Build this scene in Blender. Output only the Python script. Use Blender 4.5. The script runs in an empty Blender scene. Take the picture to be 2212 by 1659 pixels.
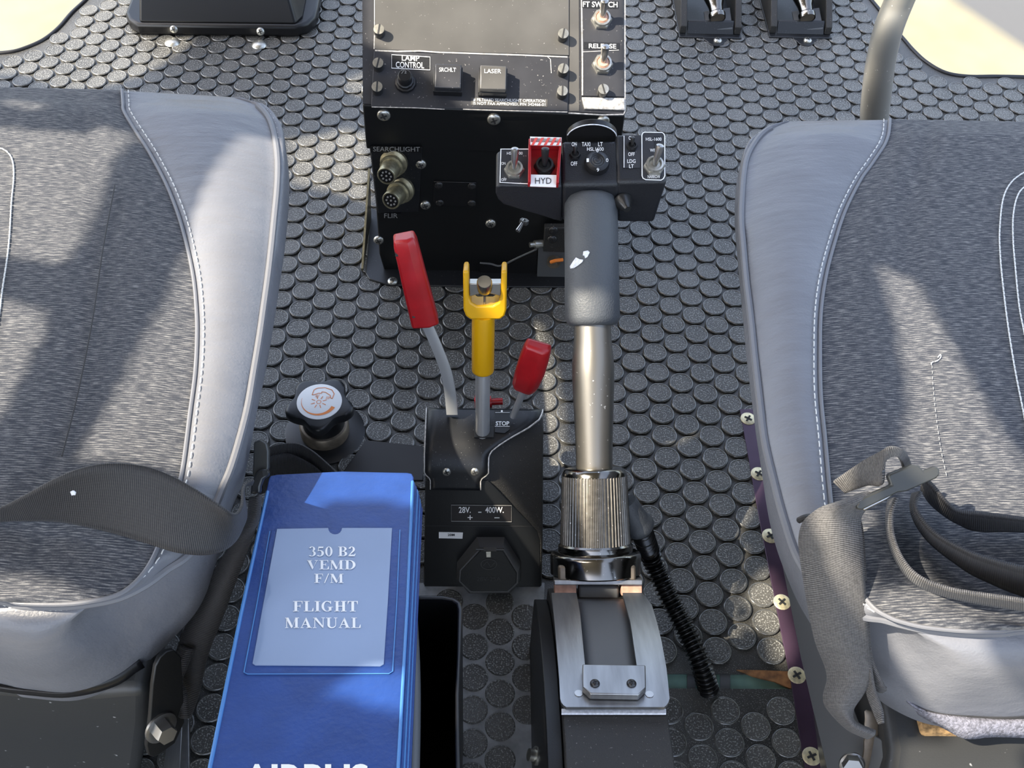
import bpy, bmesh, math, random
import numpy as np
from mathutils import Vector, Matrix, Quaternion
random.seed(4)
SC = bpy.context.scene
COL = SC.collection

# ------------------------------------------------------------------ camera
F_PX, CX, CY = 2433.4, 1106.0, 829.5
RR = Vector((0.99949029, -0.00742471, 0.03104903))      # camera right
RD = Vector((0.01401164, -0.77187349, -0.63562173))     # camera down
RF = Vector((0.02868523, 0.63573279, -0.77137602))      # camera forward
CAM = Vector((0.0, 0.0, 0.98310))
cam_d = bpy.data.cameras.new('camera')
cam_d.sensor_width = 36.0
cam_d.sensor_fit = 'HORIZONTAL'
cam_d.lens = 36.0 * F_PX / 2212.0
cam_d.clip_start = 0.02
cam_o = bpy.data.objects.new('camera', cam_d)
COL.objects.link(cam_o)
m = Matrix.Identity(4)
for r in range(3):
    m[r][0] = RR[r]; m[r][1] = -RD[r]; m[r][2] = -RF[r]; m[r][3] = CAM[r]
cam_o.matrix_world = m
SC.camera = cam_o

# ------------------------------------------------------------------ light
SUN = Vector((-0.60, -0.18, 0.78)).normalized()          # towards the sun
sun_d = bpy.data.lights.new('sun', 'SUN')
sun_d.energy = 9.4
sun_d.angle = math.radians(0.55)
sun_d.color = (1.0, 0.90, 0.74)
sun_o = bpy.data.objects.new('sun', sun_d)
COL.objects.link(sun_o)
sun_o.rotation_euler = SUN.to_track_quat('Z', 'Y').to_euler()
sun_o.location = SUN * 6
W = bpy.data.worlds.new('world'); SC.world = W
W.use_nodes = True
wn = W.node_tree
bg = wn.nodes['Background']
sky = wn.nodes.new('ShaderNodeTexSky')
sky.sky_type = 'NISHITA'
sky.sun_disc = False
sky.sun_elevation = math.asin(SUN.z)
sky.sun_rotation = math.atan2(SUN.x, SUN.y)
sky.air_density = 1.0; sky.dust_density = 3.0; sky.ozone_density = 1.0
hs = wn.nodes.new('ShaderNodeHueSaturation')
hs.inputs['Saturation'].default_value = 0.72
wn.links.new(sky.outputs[0], hs.inputs['Color'])
wn.links.new(hs.outputs[0], bg.inputs['Color'])
bg.inputs['Strength'].default_value = 0.50
SC.view_settings.view_transform = 'Standard'
SC.view_settings.look = 'None'
SC.view_settings.gamma = 1.0
SC.view_settings.use_curve_mapping = False
SC.view_settings.exposure = 0.42

# ------------------------------------------------------------------ pixel helpers
def ray(px, py):
    return RR * ((px - CX) / F_PX) + RD * ((py - CY) / F_PX) + RF
def at(px, py, Z):
    d = ray(px, py); return CAM + d * ((Z - CAM.z) / d.z)
def ad(px, py, depth):
    return CAM + ray(px, py) * depth
def pl(px, py, plane):
    p, n = plane; d = ray(px, py)
    return CAM + d * ((p - CAM).dot(n) / d.dot(n))
def off(plane, h):
    return (plane[0] + plane[1] * h, plane[1])
def dep(P):
    return (P - CAM).dot(RF)
def to_px(P):
    v = P - CAM; z = v.dot(RF)
    return CX + F_PX * v.dot(RR) / z, CY + F_PX * v.dot(RD) / z
V = Vector
UP = V((0, 0, 1))

def catmull(pts, n):
    pts = [V(p) for p in pts]
    out = []
    for i in range(len(pts) - 1):
        p1, p2 = pts[i], pts[i + 1]
        p0 = pts[i - 1] if i else p1 * 2 - p2
        p3 = pts[i + 2] if i + 2 < len(pts) else p2 * 2 - p1
        for k in range(n):
            t = k / n
            out.append(0.5 * ((2 * p1) + (p2 - p0) * t + (2 * p0 - 5 * p1 + 4 * p2 - p3) * t * t
                              + (3 * p1 - p0 - 3 * p2 + p3) * t ** 3))
    out.append(pts[-1])
    return out

# ------------------------------------------------------------------ materials
def mat(name, col, rough=0.5, metal=0.0, var=0.0, vscale=40, bump=0.0, bscale=300, spec=0.5,
        specks=None, coat=0.0, stretch=None, detail=3):
    ma = bpy.data.materials.new(name); ma.use_nodes = True
    nt = ma.node_tree; b = nt.nodes['Principled BSDF']
    L = nt.links.new
    b.inputs['Base Color'].default_value = (*col, 1)
    b.inputs['Roughness'].default_value = rough
    b.inputs['Metallic'].default_value = metal
    b.inputs['Specular IOR Level'].default_value = spec
    b.inputs['Coat Weight'].default_value = coat
    tc = nt.nodes.new('ShaderNodeTexCoord')
    src = tc.outputs['Object']
    if stretch:
        mp = nt.nodes.new('ShaderNodeMapping'); mp.inputs['Scale'].default_value = stretch
        L(src, mp.inputs['Vector']); src = mp.outputs['Vector']
    colsock = None
    if var:
        n = nt.nodes.new('ShaderNodeTexNoise'); n.inputs['Scale'].default_value = vscale
        n.inputs['Detail'].default_value = detail
        L(src, n.inputs['Vector'])
        cr = nt.nodes.new('ShaderNodeValToRGB')
        cr.color_ramp.elements[0].position = 0.3; cr.color_ramp.elements[1].position = 0.7
        cr.color_ramp.elements[0].color = (*[c * (1 - var) for c in col], 1)
        cr.color_ramp.elements[1].color = (*[min(1, c * (1 + var)) for c in col], 1)
        L(n.outputs['Fac'], cr.inputs['Fac'])
        colsock = cr.outputs['Color']
    if specks:
        sc_, thr, scol = specks
        n2 = nt.nodes.new('ShaderNodeTexNoise'); n2.inputs['Scale'].default_value = sc_
        n2.inputs['Detail'].default_value = 1.0
        L(tc.outputs['Object'], n2.inputs['Vector'])
        r2 = nt.nodes.new('ShaderNodeValToRGB')
        r2.color_ramp.elements[0].position = thr; r2.color_ramp.elements[1].position = thr + 0.07
        L(n2.outputs['Fac'], r2.inputs['Fac'])
        mx = nt.nodes.new('ShaderNodeMix'); mx.data_type = 'RGBA'
        L(r2.outputs['Color'], mx.inputs[0])
        if colsock: L(colsock, mx.inputs[6])
        else: mx.inputs[6].default_value = (*col, 1)
        mx.inputs[7].default_value = (*scol, 1)
        colsock = mx.outputs[2]
    if colsock: L(colsock, b.inputs['Base Color'])
    if bump:
        n3 = nt.nodes.new('ShaderNodeTexNoise'); n3.inputs['Scale'].default_value = bscale
        n3.inputs['Detail'].default_value = 4
        L(src, n3.inputs['Vector'])
        bp = nt.nodes.new('ShaderNodeBump'); bp.inputs['Strength'].default_value = bump
        bp.inputs['Distance'].default_value = 0.001
        L(n3.outputs['Fac'], bp.inputs['Height']); L(bp.outputs['Normal'], b.inputs['Normal'])
    return ma

M = {}
M['rubber'] = mat('rubber_floor', (0.072, 0.070, 0.064), 0.31, var=0.4, vscale=9, bump=0.8, bscale=650,
                  specks=(640, 0.565, (0.27, 0.27, 0.255)), spec=0.5)
M['rubber_gap'] = mat('rubber_between_studs', (0.058, 0.057, 0.053), 0.32, var=0.5, vscale=9, bump=0.4, bscale=900, specks=(1000, 0.62, (0.22, 0.22, 0.21)), spec=0.5)
M['rim'] = mat('stud_rim_rubber', (0.085, 0.084, 0.078), 0.20, spec=1.0, var=0.3, vscale=200)
M['captive'] = mat('captive_screw_metal', (0.24, 0.235, 0.225), 0.35, 0.85)
M['rubber_base'] = mat('rubber_worn_base', (0.25, 0.255, 0.26), 0.45, var=0.3, vscale=60, bump=0.2)
M['subfloor'] = mat('subfloor_primer', (0.16, 0.28, 0.24), 0.5, var=0.3, vscale=30)
M['rust'] = mat('rust_glue', (0.22, 0.10, 0.035), 0.8, var=0.5, vscale=120, bump=0.5)
M['black'] = mat('black_painted_metal', (0.0045, 0.005, 0.0055), 0.42, bump=0.08, bscale=900)
M['black_satin'] = mat('black_satin_plate', (0.010, 0.011, 0.013), 0.38, bump=0.05, bscale=1200, specks=(700, 0.71, (0.12, 0.12, 0.12)))
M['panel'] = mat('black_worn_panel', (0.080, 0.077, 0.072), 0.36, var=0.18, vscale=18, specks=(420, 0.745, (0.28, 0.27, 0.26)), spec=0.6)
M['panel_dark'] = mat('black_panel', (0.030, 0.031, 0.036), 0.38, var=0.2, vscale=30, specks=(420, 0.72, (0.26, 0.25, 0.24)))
M['chip'] = mat('bare_metal_wear', (0.55, 0.53, 0.50), 0.45, 0.5, var=0.4, vscale=300)
M['blackplastic'] = mat('black_plastic', (0.007, 0.007, 0.008), 0.36)
M['boxplastic'] = mat('black_grained_plastic', (0.011, 0.012, 0.015), 0.40, bump=0.35, bscale=900)
M['socket'] = mat('socket_hood_plastic', (0.09, 0.09, 0.092), 0.4)
M['knob'] = mat('knob_plastic', (0.014, 0.015, 0.017), 0.34)
M['shell'] = mat('seat_shell_plastic', (0.030, 0.031, 0.031), 0.45, bump=0.08, bscale=800, specks=(180, 0.745, (0.3, 0.3, 0.3)))
M['crinkle'] = mat('crinkle_black_paint', (0.024, 0.023, 0.021), 0.6, bump=0.6, bscale=900, specks=(600, 0.7, (0.14, 0.13, 0.12)))
M['steel'] = mat('steel', (0.45, 0.44, 0.42), 0.28, 1.0, var=0.12, vscale=60)
M['chrome'] = mat('polished_ring', (0.20, 0.192, 0.178), 0.16, 1.0, specks=(500, 0.70, (0.8, 0.78, 0.72)))
M['tube'] = mat('champagne_tube_paint', (0.20, 0.19, 0.17), 0.36, 0.75, bump=0.05, bscale=1500, specks=(300, 0.735, (0.8, 0.78, 0.74)))
M['stick'] = mat('silver_stick_paint', (0.34, 0.33, 0.30), 0.34, 0.35, specks=(300, 0.735, (0.8, 0.78, 0.74)))
M['rod'] = mat('bare_lever_rod', (0.44, 0.45, 0.46), 0.34, 0.55)
M['nut'] = mat('knurled_metal', (0.19, 0.178, 0.158), 0.36, 1.0, var=0.2, vscale=200, specks=(600, 0.72, (0.8, 0.78, 0.74)))
M['alu'] = mat('brushed_aluminium', (0.30, 0.30, 0.30), 0.36, 0.9, var=0.22, vscale=14, bump=0.1, bscale=120, stretch=(8, 1, 1))
M['copper'] = mat('reddish_block', (0.52, 0.30, 0.22), 0.5, 0.2, var=0.25, vscale=150)
M['brownmetal'] = mat('dull_bronze', (0.20, 0.165, 0.125), 0.45, 0.6, var=0.3, vscale=80)
M['olive'] = mat('olive_connector', (0.36, 0.33, 0.22), 0.36, 0.8, var=0.3, vscale=200)
M['screw'] = mat('screw_zinc', (0.52, 0.51, 0.46), 0.33, 0.9, var=0.2, vscale=250)
M['brass'] = mat('brassy_screw', (0.72, 0.64, 0.42), 0.4, 0.55, var=0.25, vscale=250)
M['darkscrew'] = mat('black_screw', (0.06, 0.06, 0.06), 0.3, 0.7)
M['slot'] = mat('screw_recess', (0.02, 0.02, 0.02), 0.7)
M['red'] = mat('red_plastic', (0.34, 0.008, 0.012), 0.34, var=0.15, vscale=60, coat=0.1)
M['yellow'] = mat('yellow_plastic', (0.62, 0.33, 0.001), 0.38, coat=0.1)
M['white'] = mat('white_print', (0.86, 0.86, 0.85), 0.5)
M['greyprint'] = mat('faded_print', (0.30, 0.30, 0.29), 0.5)
M['embossed'] = mat('embossed_black', (0.035, 0.035, 0.037), 0.4)
M['orange'] = mat('orange_print', (0.78, 0.22, 0.03), 0.45)
M['blackprint'] = mat('black_print', (0.02, 0.02, 0.025), 0.6)
M['redstripe'] = mat('red_stripe', (0.75, 0.10, 0.08), 0.5)
M['purple'] = mat('anodised_rail', (0.075, 0.045, 0.075), 0.32, 0.4, var=0.35, vscale=12)
M['grip'] = mat('grey_rubber_grip', (0.070, 0.076, 0.083), 0.5, bump=0.5, bscale=700)
M['cover_blue'] = mat('blue_vinyl', (0.013, 0.049, 0.21), 0.40, var=0.12, vscale=40, bump=0.35, bscale=260)
M['edge_blue'] = mat('blue_vinyl_edge', (0.06, 0.20, 0.48), 0.35, bump=0.1)
M['sheet_blue'] = mat('pale_blue_card_in_pocket', (0.20, 0.27, 0.41), 0.22, var=0.08, vscale=10, bump=0.25, bscale=25, coat=0.5)
M['page'] = mat('page_block', (0.72, 0.74, 0.78), 0.7, var=0.2, vscale=400)
M['leather_edge'] = mat('leather_piping', (0.16, 0.163, 0.176), 0.42, bump=0.1)
M['thread'] = mat('pale_thread', (0.62, 0.62, 0.60), 0.7)
M['metalgrey'] = mat('grey_bracket_paint', (0.105, 0.11, 0.115), 0.5, bump=0.05)
M['buckle'] = mat('dark_grey_buckle', (0.055, 0.057, 0.054), 0.36, 0.4)
M['foam'] = mat('old_foam', (0.34, 0.20, 0.08), 0.9, var=0.5, vscale=300, bump=0.6)
M['felt'] = mat('grey_hook_strip', (0.15, 0.15, 0.18), 0.9, var=0.5, vscale=500, bump=0.8, bscale=900)
M['hose'] = mat('black_corrugated_plastic', (0.010, 0.010, 0.010), 0.22)
M['sun_blocker'] = mat('sun_blocker_grey', (0.30, 0.30, 0.31), 0.8, var=0.1)  # for the unseen overhead panel added to shape the sunlight
M['hatch'] = mat('brown_black_hatch', (0.012, 0.010, 0.010), 0.45, var=0.4, vscale=14)
M['seal'] = mat('black_seal', (0.01, 0.01, 0.012), 0.4)

def leather(name, col):
    ma = mat(name, col, 0.40, var=0.10, vscale=14)
    nt = ma.node_tree; L = nt.links.new; b = nt.nodes['Principled BSDF']
    tc = nt.nodes.new('ShaderNodeTexCoord')
    v = nt.nodes.new('ShaderNodeTexVoronoi'); v.feature = 'DISTANCE_TO_EDGE'; v.inputs['Scale'].default_value = 330
    n = nt.nodes.new('ShaderNodeTexNoise'); n.inputs['Scale'].default_value = 26; n.inputs['Detail'].default_value = 5
    mp = nt.nodes.new('ShaderNodeMapping'); mp.inputs['Scale'].default_value = (0.7, 2.2, 1)
    L(tc.outputs['Object'], v.inputs['Vector']); L(tc.outputs['Object'], mp.inputs['Vector']); L(mp.outputs[0], n.inputs['Vector'])
    b1 = nt.nodes.new('ShaderNodeBump'); b1.inputs['Strength'].default_value = 0.30; b1.inputs['Distance'].default_value = 0.0006
    b2 = nt.nodes.new('ShaderNodeBump'); b2.inputs['Strength'].default_value = 0.6; b2.inputs['Distance'].default_value = 0.004
    L(n.outputs['Fac'], b2.inputs['Height']); L(v.outputs['Distance'], b1.inputs['Height'])
    L(b2.outputs['Normal'], b1.inputs['Normal']); L(b1.outputs['Normal'], b.inputs['Normal'])
    return ma
M['leather'] = leather('grey_leather', (0.158, 0.162, 0.178))

def fabric(name):
    ma = bpy.data.materials.new(name); ma.use_nodes = True
    nt = ma.node_tree; L = nt.links.new; b = nt.nodes['Principled BSDF']
    b.inputs['Roughness'].default_value = 0.75
    b.inputs['Specular IOR Level'].default_value = 0.25
    b.inputs['Sheen Weight'].default_value = 0.12
    tc = nt.nodes.new('ShaderNodeTexCoord')
    def nz(scale, vec, det=1):
        mp = nt.nodes.new('ShaderNodeMapping'); mp.inputs['Scale'].default_value = vec
        n = nt.nodes.new('ShaderNodeTexNoise'); n.inputs['Scale'].default_value = scale; n.inputs['Detail'].default_value = det
        L(tc.outputs['Object'], mp.inputs['Vector']); L(mp.outputs[0], n.inputs['Vector'])
        return n.outputs['Fac']
    a = nz(1.0, (120, 1250, 40), 2)
    c = nz(1.0, (900, 900, 900), 1)
    w = nt.nodes.new('ShaderNodeTexWave'); w.wave_type = 'BANDS'; w.bands_direction = 'Y'
    w.inputs['Scale'].default_value = 160; w.inputs['Distortion'].default_value = 0.6
    L(tc.outputs['Object'], w.inputs['Vector'])
    cr = nt.nodes.new('ShaderNodeValToRGB')
    e = cr.color_ramp.elements
    e[0].position = 0.36; e[0].color = (0.026, 0.030, 0.040, 1)
    e[1].position = 0.70; e[1].color = (0.19, 0.188, 0.186, 1)
    x = e.new(0.52); x.color = (0.062, 0.064, 0.072, 1)
    mth = nt.nodes.new('ShaderNodeMath'); mth.operation = 'MULTIPLY_ADD'
    L(w.outputs['Fac'], mth.inputs[0]); mth.inputs[1].default_value = 0.13; L(a, mth.inputs[2])
    m2 = nt.nodes.new('ShaderNodeMath'); m2.operation = 'MULTIPLY_ADD'
    L(c, m2.inputs[0]); m2.inputs[1].default_value = 0.16; L(mth.outputs[0], m2.inputs[2])
    m3 = nt.nodes.new('ShaderNodeMath'); m3.operation = 'SUBTRACT'; L(m2.outputs[0], m3.inputs[0]); m3.inputs[1].default_value = 0.145
    L(m3.outputs[0], cr.inputs['Fac']); L(cr.outputs['Color'], b.inputs['Base Color'])
    bp = nt.nodes.new('ShaderNodeBump'); bp.inputs['Strength'].default_value = 0.5; bp.inputs['Distance'].default_value = 0.0008
    L(m2.outputs[0], bp.inputs['Height']); L(bp.outputs['Normal'], b.inputs['Normal'])
    return ma
M['fabric'] = fabric('heathered_seat_fabric')

def webbing(name, col, col2):
    ma = bpy.data.materials.new(name); ma.use_nodes = True
    nt = ma.node_tree; L = nt.links.new; b = nt.nodes['Principled BSDF']
    b.inputs['Roughness'].default_value = 0.6
    b.inputs['Sheen Weight'].default_value = 0.1
    uv = nt.nodes.new('ShaderNodeTexCoord')
    w = nt.nodes.new('ShaderNodeTexWave'); w.bands_direction = 'X'; w.inputs['Scale'].default_value = 24.0
    w2 = nt.nodes.new('ShaderNodeTexWave'); w2.bands_direction = 'Y'; w2.inputs['Scale'].default_value = 7.0
    L(uv.outputs['UV'], w.inputs['Vector']); L(uv.outputs['UV'], w2.inputs['Vector'])
    n = nt.nodes.new('ShaderNodeTexNoise'); n.inputs['Scale'].default_value = 600
    L(uv.outputs['Object'], n.inputs['Vector'])
    mx = nt.nodes.new('ShaderNodeMath'); mx.operation = 'MULTIPLY_ADD'; L(w2.outputs['Fac'], mx.inputs[0]); mx.inputs[1].default_value = 0.18; L(w.outputs['Fac'], mx.inputs[2])
    m2 = nt.nodes.new('ShaderNodeMath'); m2.operation = 'MULTIPLY'; L(mx.outputs[0], m2.inputs[0]); L(n.outputs['Fac'], m2.inputs[1])
    cr = nt.nodes.new('ShaderNodeValToRGB')
    cr.color_ramp.elements[0].color = (*col, 1); cr.color_ramp.elements[1].color = (*col2, 1)
    cr.color_ramp.elements[1].position = 0.6
    L(m2.outputs[0], cr.inputs['Fac']); L(cr.outputs['Color'], b.inputs['Base Color'])
    bp = nt.nodes.new('ShaderNodeBump'); bp.inputs['Strength'].default_value = 0.5; bp.inputs['Distance'].default_value = 0.0008
    L(mx.outputs[0], bp.inputs['Height']); L(bp.outputs['Normal'], b.inputs['Normal'])
    return ma
M['web_black'] = webbing('black_webbing', (0.012, 0.011, 0.012), (0.030, 0.028, 0.028))
M['web_grey'] = webbing('grey_worn_webbing', (0.018, 0.017, 0.018), (0.15, 0.143, 0.138))

# ------------------------------------------------------------------ objects
WM = {}
def tag(o, label=None, cat=None, group=None, kind=None):
    if label: o['label'] = label
    if cat: o['category'] = cat
    if group: o['group'] = group
    if kind: o['kind'] = kind
    return o
def thing(name, label, cat, loc, group=None):
    o = bpy.data.objects.new(name, None); COL.objects.link(o)
    o.empty_display_size = 0.03
    o.location = loc; WM[o] = Matrix.Translation(loc)
    return tag(o, label, cat, group)
def put(o, parent, Mw):
    COL.objects.link(o)
    if parent is not None:
        o.parent = parent
        o.matrix_local = WM[parent].inverted() @ Mw
    else:
        o.matrix_local = Mw
    WM[o] = Mw
    return o

class MB:
    def __init__(s): s.v = []; s.f = []; s.uv = None
    def add(s, vs, fs):
        n = len(s.v)
        s.v += [V(p) for p in vs]
        s.f += [tuple(i + n for i in f) for f in fs]
        return s
    def box(s, c, ax, half):
        c = V(c); a = [V(x).normalized() * h for x, h in zip(ax, half)]
        vs = [c + a[0] * i + a[1] * j + a[2] * k for i in (-1, 1) for j in (-1, 1) for k in (-1, 1)]
        return s.add(vs, [(0, 1, 3, 2), (4, 6, 7, 5), (0, 4, 5, 1), (2, 3, 7, 6), (0, 2, 6, 4), (1, 5, 7, 3)])
    def prism(s, poly, vec, vec0=None):
        vec = V(vec); n = len(poly)
        b = [V(p) + (V(vec0) if vec0 else V((0, 0, 0))) for p in poly]
        t = [p + vec for p in b]
        fs = [tuple(range(n)), tuple(range(2 * n - 1, n - 1, -1))]
        fs += [(i, i + n, (i + 1) % n + n, (i + 1) % n) for i in range(n)]
        return s.add(b + t, fs)
    def loft(s, rings, closed=True, caps=True):
        n = len(rings[0]); vs = [p for r in rings for p in r]; fs = []
        for a in range(len(rings) - 1):
            for i in range(n if closed else n - 1):
                j = (i + 1) % n
                fs.append((a * n + i, a * n + j, (a + 1) * n + j, (a + 1) * n + i))
        if caps and closed:
            fs.append(tuple(range(n - 1, -1, -1)))
            k = (len(rings) - 1) * n
            fs.append(tuple(range(k, k + n)))
        return s.add(vs, fs)
    def lathe(s, prof, p0, axis, seg=32, teeth=None, xref=None):
        """prof: list of (radius, height along axis)"""
        p0 = V(p0); a = V(axis).normalized()
        x = (V(xref) if xref else V((1, 0, 0))); x = (x - a * x.dot(a)).normalized(); y = a.cross(x)
        rings = []
        for (r, h) in prof:
            ring = []
            for i in range(seg):
                t = 2 * math.pi * i / seg
                q = r * (teeth(i, h) if teeth else 1)
                ring.append(p0 + a * h + (x * math.cos(t) + y * math.sin(t)) * max(q, 1e-5))
            rings.append(ring)
        return s.loft(rings)
    def tube(s, path, rad, seg=12, caps=True):
        path = [V(p) for p in path]; n = len(path)
        rads = rad if isinstance(rad, (list, tuple)) else [rad] * n
        rings = []; nrm = None
        for i in range(n):
            t = (path[min(i + 1, n - 1)] - path[max(i - 1, 0)]).normalized()
            if nrm is None:
                nrm = t.cross(V((0, 0, 1)) if abs(t.z) < .9 else V((1, 0, 0))).normalized()
            else:
                nrm = (nrm - t * nrm.dot(t)).normalized()
            b = t.cross(nrm)
            rings.append([path[i] + (nrm * math.cos(2 * math.pi * k / seg) + b * math.sin(2 * math.pi * k / seg)) * rads[i] for k in range(seg)])
        return s.loft(rings, True, caps)
    def build(s, name, ma, parent=None, smooth=True, bevel=0, seg=2, angle=38, label=None, subsurf=0, mw=None):
        Mw = mw if mw is not None else (WM[parent] if parent is not None else Matrix.Identity(4))
        if parent is not None and mw is None:
            c = V((0, 0, 0))
            for p in s.v: c += p
            Mw = Matrix.Translation(c / max(1, len(s.v)))
        inv = Mw.inverted()
        me = bpy.data.meshes.new(name)
        me.from_pydata([inv @ p for p in s.v], [], s.f)
        bm = bmesh.new(); bm.from_mesh(me)
        bmesh.ops.recalc_face_normals(bm, faces=bm.faces)
        bm.to_mesh(me); bm.free()
        me.materials.append(M[ma] if isinstance(ma, str) else ma)
        if s.uv:
            ul = me.uv_layers.new(name='UVMap')
            for lp in me.loops: ul.data[lp.index].uv = s.uv[lp.vertex_index]
        if smooth:
            me.polygons.foreach_set('use_smooth', [True] * len(me.polygons))
            me.set_sharp_from_angle(angle=math.radians(angle))
        o = bpy.data.objects.new(name, me)
        put(o, parent, Mw)
        if bevel:
            b = o.modifiers.new('bevel', 'BEVEL'); b.width = bevel; b.segments = seg
            b.limit_method = 'ANGLE'; b.angle_limit = math.radians(40)
        if subsurf:
            q = o.modifiers.new('sub', 'SUBSURF'); q.levels = subsurf; q.render_levels = subsurf
        if label: o['label'] = label
        return o

def stamp(name, mesh_obj, parent, pos, rot):
    """another copy of an already built part, sharing its mesh"""
    o = mesh_obj.copy(); COL.objects.link(o)
    Mw = Matrix.Translation(pos) @ rot.to_4x4()
    o.parent = parent; o.matrix_parent_inverse = Matrix.Identity(4)
    o.matrix_local = WM[parent].inverted() @ Mw
    WM[o] = Mw
    return o

def frame(n, xref=V((1, 0, 0))):
    n = V(n).normalized(); x = (V(xref) - n * V(xref).dot(n)).normalized(); y = n.cross(x)
    return Matrix(((x.x, y.x, n.x), (x.y, y.y, n.y), (x.z, y.z, n.z)))

SCREWS = {}
def screw(parent, pos, n, r, style='cross', ma='screw', name='screw', h=None, turn=0.4):
    """screw head with a recess, z = outwards"""
    key = (style, ma, round(r, 4), h)
    F = frame(n) @ Matrix.Rotation(turn, 3, 'Z')
    if key in SCREWS:
        src, slot, top_ = SCREWS[key]
        o = stamp(name, src, parent, V(pos), F)
        o.name = name
        stamp('slot', slot, o, V(pos), F)
        if top_: stamp('screw_face', top_, o, V(pos), F)
        return o
    hh = h if h else r * 0.5
    b = MB()
    if style == 'post':
        b.lathe([(r, 0), (r, hh * .9), (r * .92, hh), (r * .3, hh)], (0, 0, 0), UP, 20)
    elif style == 'flat':
        b.lathe([(r, 0), (r, hh * .7), (r * .93, hh), (0.0, hh)], (0, 0, 0), UP, 20)
    else:
        b.lathe([(r, 0), (r, hh * .3), (r * .85, hh * .72), (r * .55, hh * .95), (r * .2, hh), (0, hh)], (0, 0, 0), UP, 20)
    Mw = Matrix.Translation(V(pos)) @ F.to_4x4()
    b.v = [Mw @ p for p in b.v]
    o = b.build(name, ma, parent, mw=Mw)
    d = MB(); e = r * .12
    if style == 'post':
        tp = MB(); tp.lathe([(r * .97, hh * .97), (r * .95, hh * 1.02), (r * .7, hh * 1.03), (0, hh * 1.03)], (0, 0, 0), UP, 20)
        tp.v = [Mw @ p for p in tp.v]; top_ = tp.build('screw_face', 'screw', o, mw=Mw)
        d.box((0, 0, hh * 1.02), ((1, 0, 0), (0, 1, 0), UP), (r * .92, e * 1.2, e * .6))
    else:
        d.box((0, 0, hh * .97), ((1, 0, 0), (0, 1, 0), UP), (r * .52, e, e * .7))
        d.box((0, 0, hh * .97), ((1, 0, 0), (0, 1, 0), UP), (e, r * .52, e * .7))
    d.v = [Mw @ p for p in d.v]
    sl = d.build('slot', 'slot', o, smooth=False, mw=Mw)
    SCREWS[key] = (o, sl, top_ if style == 'post' else None)
    return o

def hexnut(b, p, n, r, h, seg=6):
    b.lathe([(r, 0), (r, h * .8), (r * .93, h), (r * .5, h)], p, n, seg)

def toggle(parent, pos, n, r, lean, length, nutmat='screw', levermat='steel', name='toggle_switch', seal=None):
    """bat-handle toggle: hex nut > bushing, lever. lean = direction of the lever"""
    n = V(n).normalized(); pos = V(pos)
    b = MB(); hexnut(b, pos, n, r, r * .42)
    b.lathe([(r * .86, r * .40), (r * .80, r * .72), (r * .62, r * .74), (r * .5, r * .5)], pos, n, 24)
    o = b.build(name, nutmat, parent)
    d = MB(); L = V(lean).normalized(); q = pos + n * r * .5
    d.lathe([(r * .26, 0), (r * .30, length * .3), (r * .38, length * .82), (r * .36, length * .95), (r * .18, length), (0, length)], q, L, 16)
    d.build('lever', levermat, o)
    if seal:
        e = MB(); e.lathe([(r * .60, r * .55), (r * .45, r * .78), (0, r * .8)], pos, n, 20); e.build('seal', seal, o)
    return o

# text ---------------------------------------------------------------
def text_mesh(s, bold=0.0):
    cu = bpy.data.curves.new('t', 'FONT'); cu.body = s; cu.size = 1; cu.offset = bold; cu.resolution_u = 3
    o = bpy.data.objects.new('t', cu); COL.objects.link(o)
    dg = bpy.context.evaluated_depsgraph_get(); dg.update()
    me = bpy.data.meshes.new_from_object(o.evaluated_get(dg))
    vs = [tuple(v.co[:2]) for v in me.vertices]; fs = [tuple(p.vertices) for p in me.polygons]
    bpy.data.objects.remove(o); bpy.data.curves.remove(cu); bpy.data.meshes.remove(me)
    return vs, fs
def place_glyphs(vs, fs, name, parent, plane, x0, x1, yt, yb, ma, tilt=0.0, shear=0.0):
    """fit flat glyph outlines into a rectangle lying on a surface"""
    xs = [v[0] for v in vs]; ys = [v[1] for v in vs]
    a0, a1, b0, b1 = min(xs), max(xs), min(ys), max(ys)
    b = MB(); P = []
    for (x, y) in vs:
        u = (x - a0) / (a1 - a0 + 1e-9); w = (y - b0) / (b1 - b0 + 1e-9)
        P.append(pl(x0 + u * (x1 - x0) + shear * w, yb + w * (yt - yb) + tilt * u, plane))
    b.add(P, fs)
    return b.build(name, ma, parent, smooth=False)
def txt(s, parent, plane, x0, x1, yt, yb, ma='white', tilt=0.0, bold=0.0, name='lettering', shear=0.0):
    vs, fs = text_mesh(s, bold)
    return place_glyphs(vs, fs, name, parent, off(plane, 0.0004), x0, x1, yt, yb, ma, tilt, shear)

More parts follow.
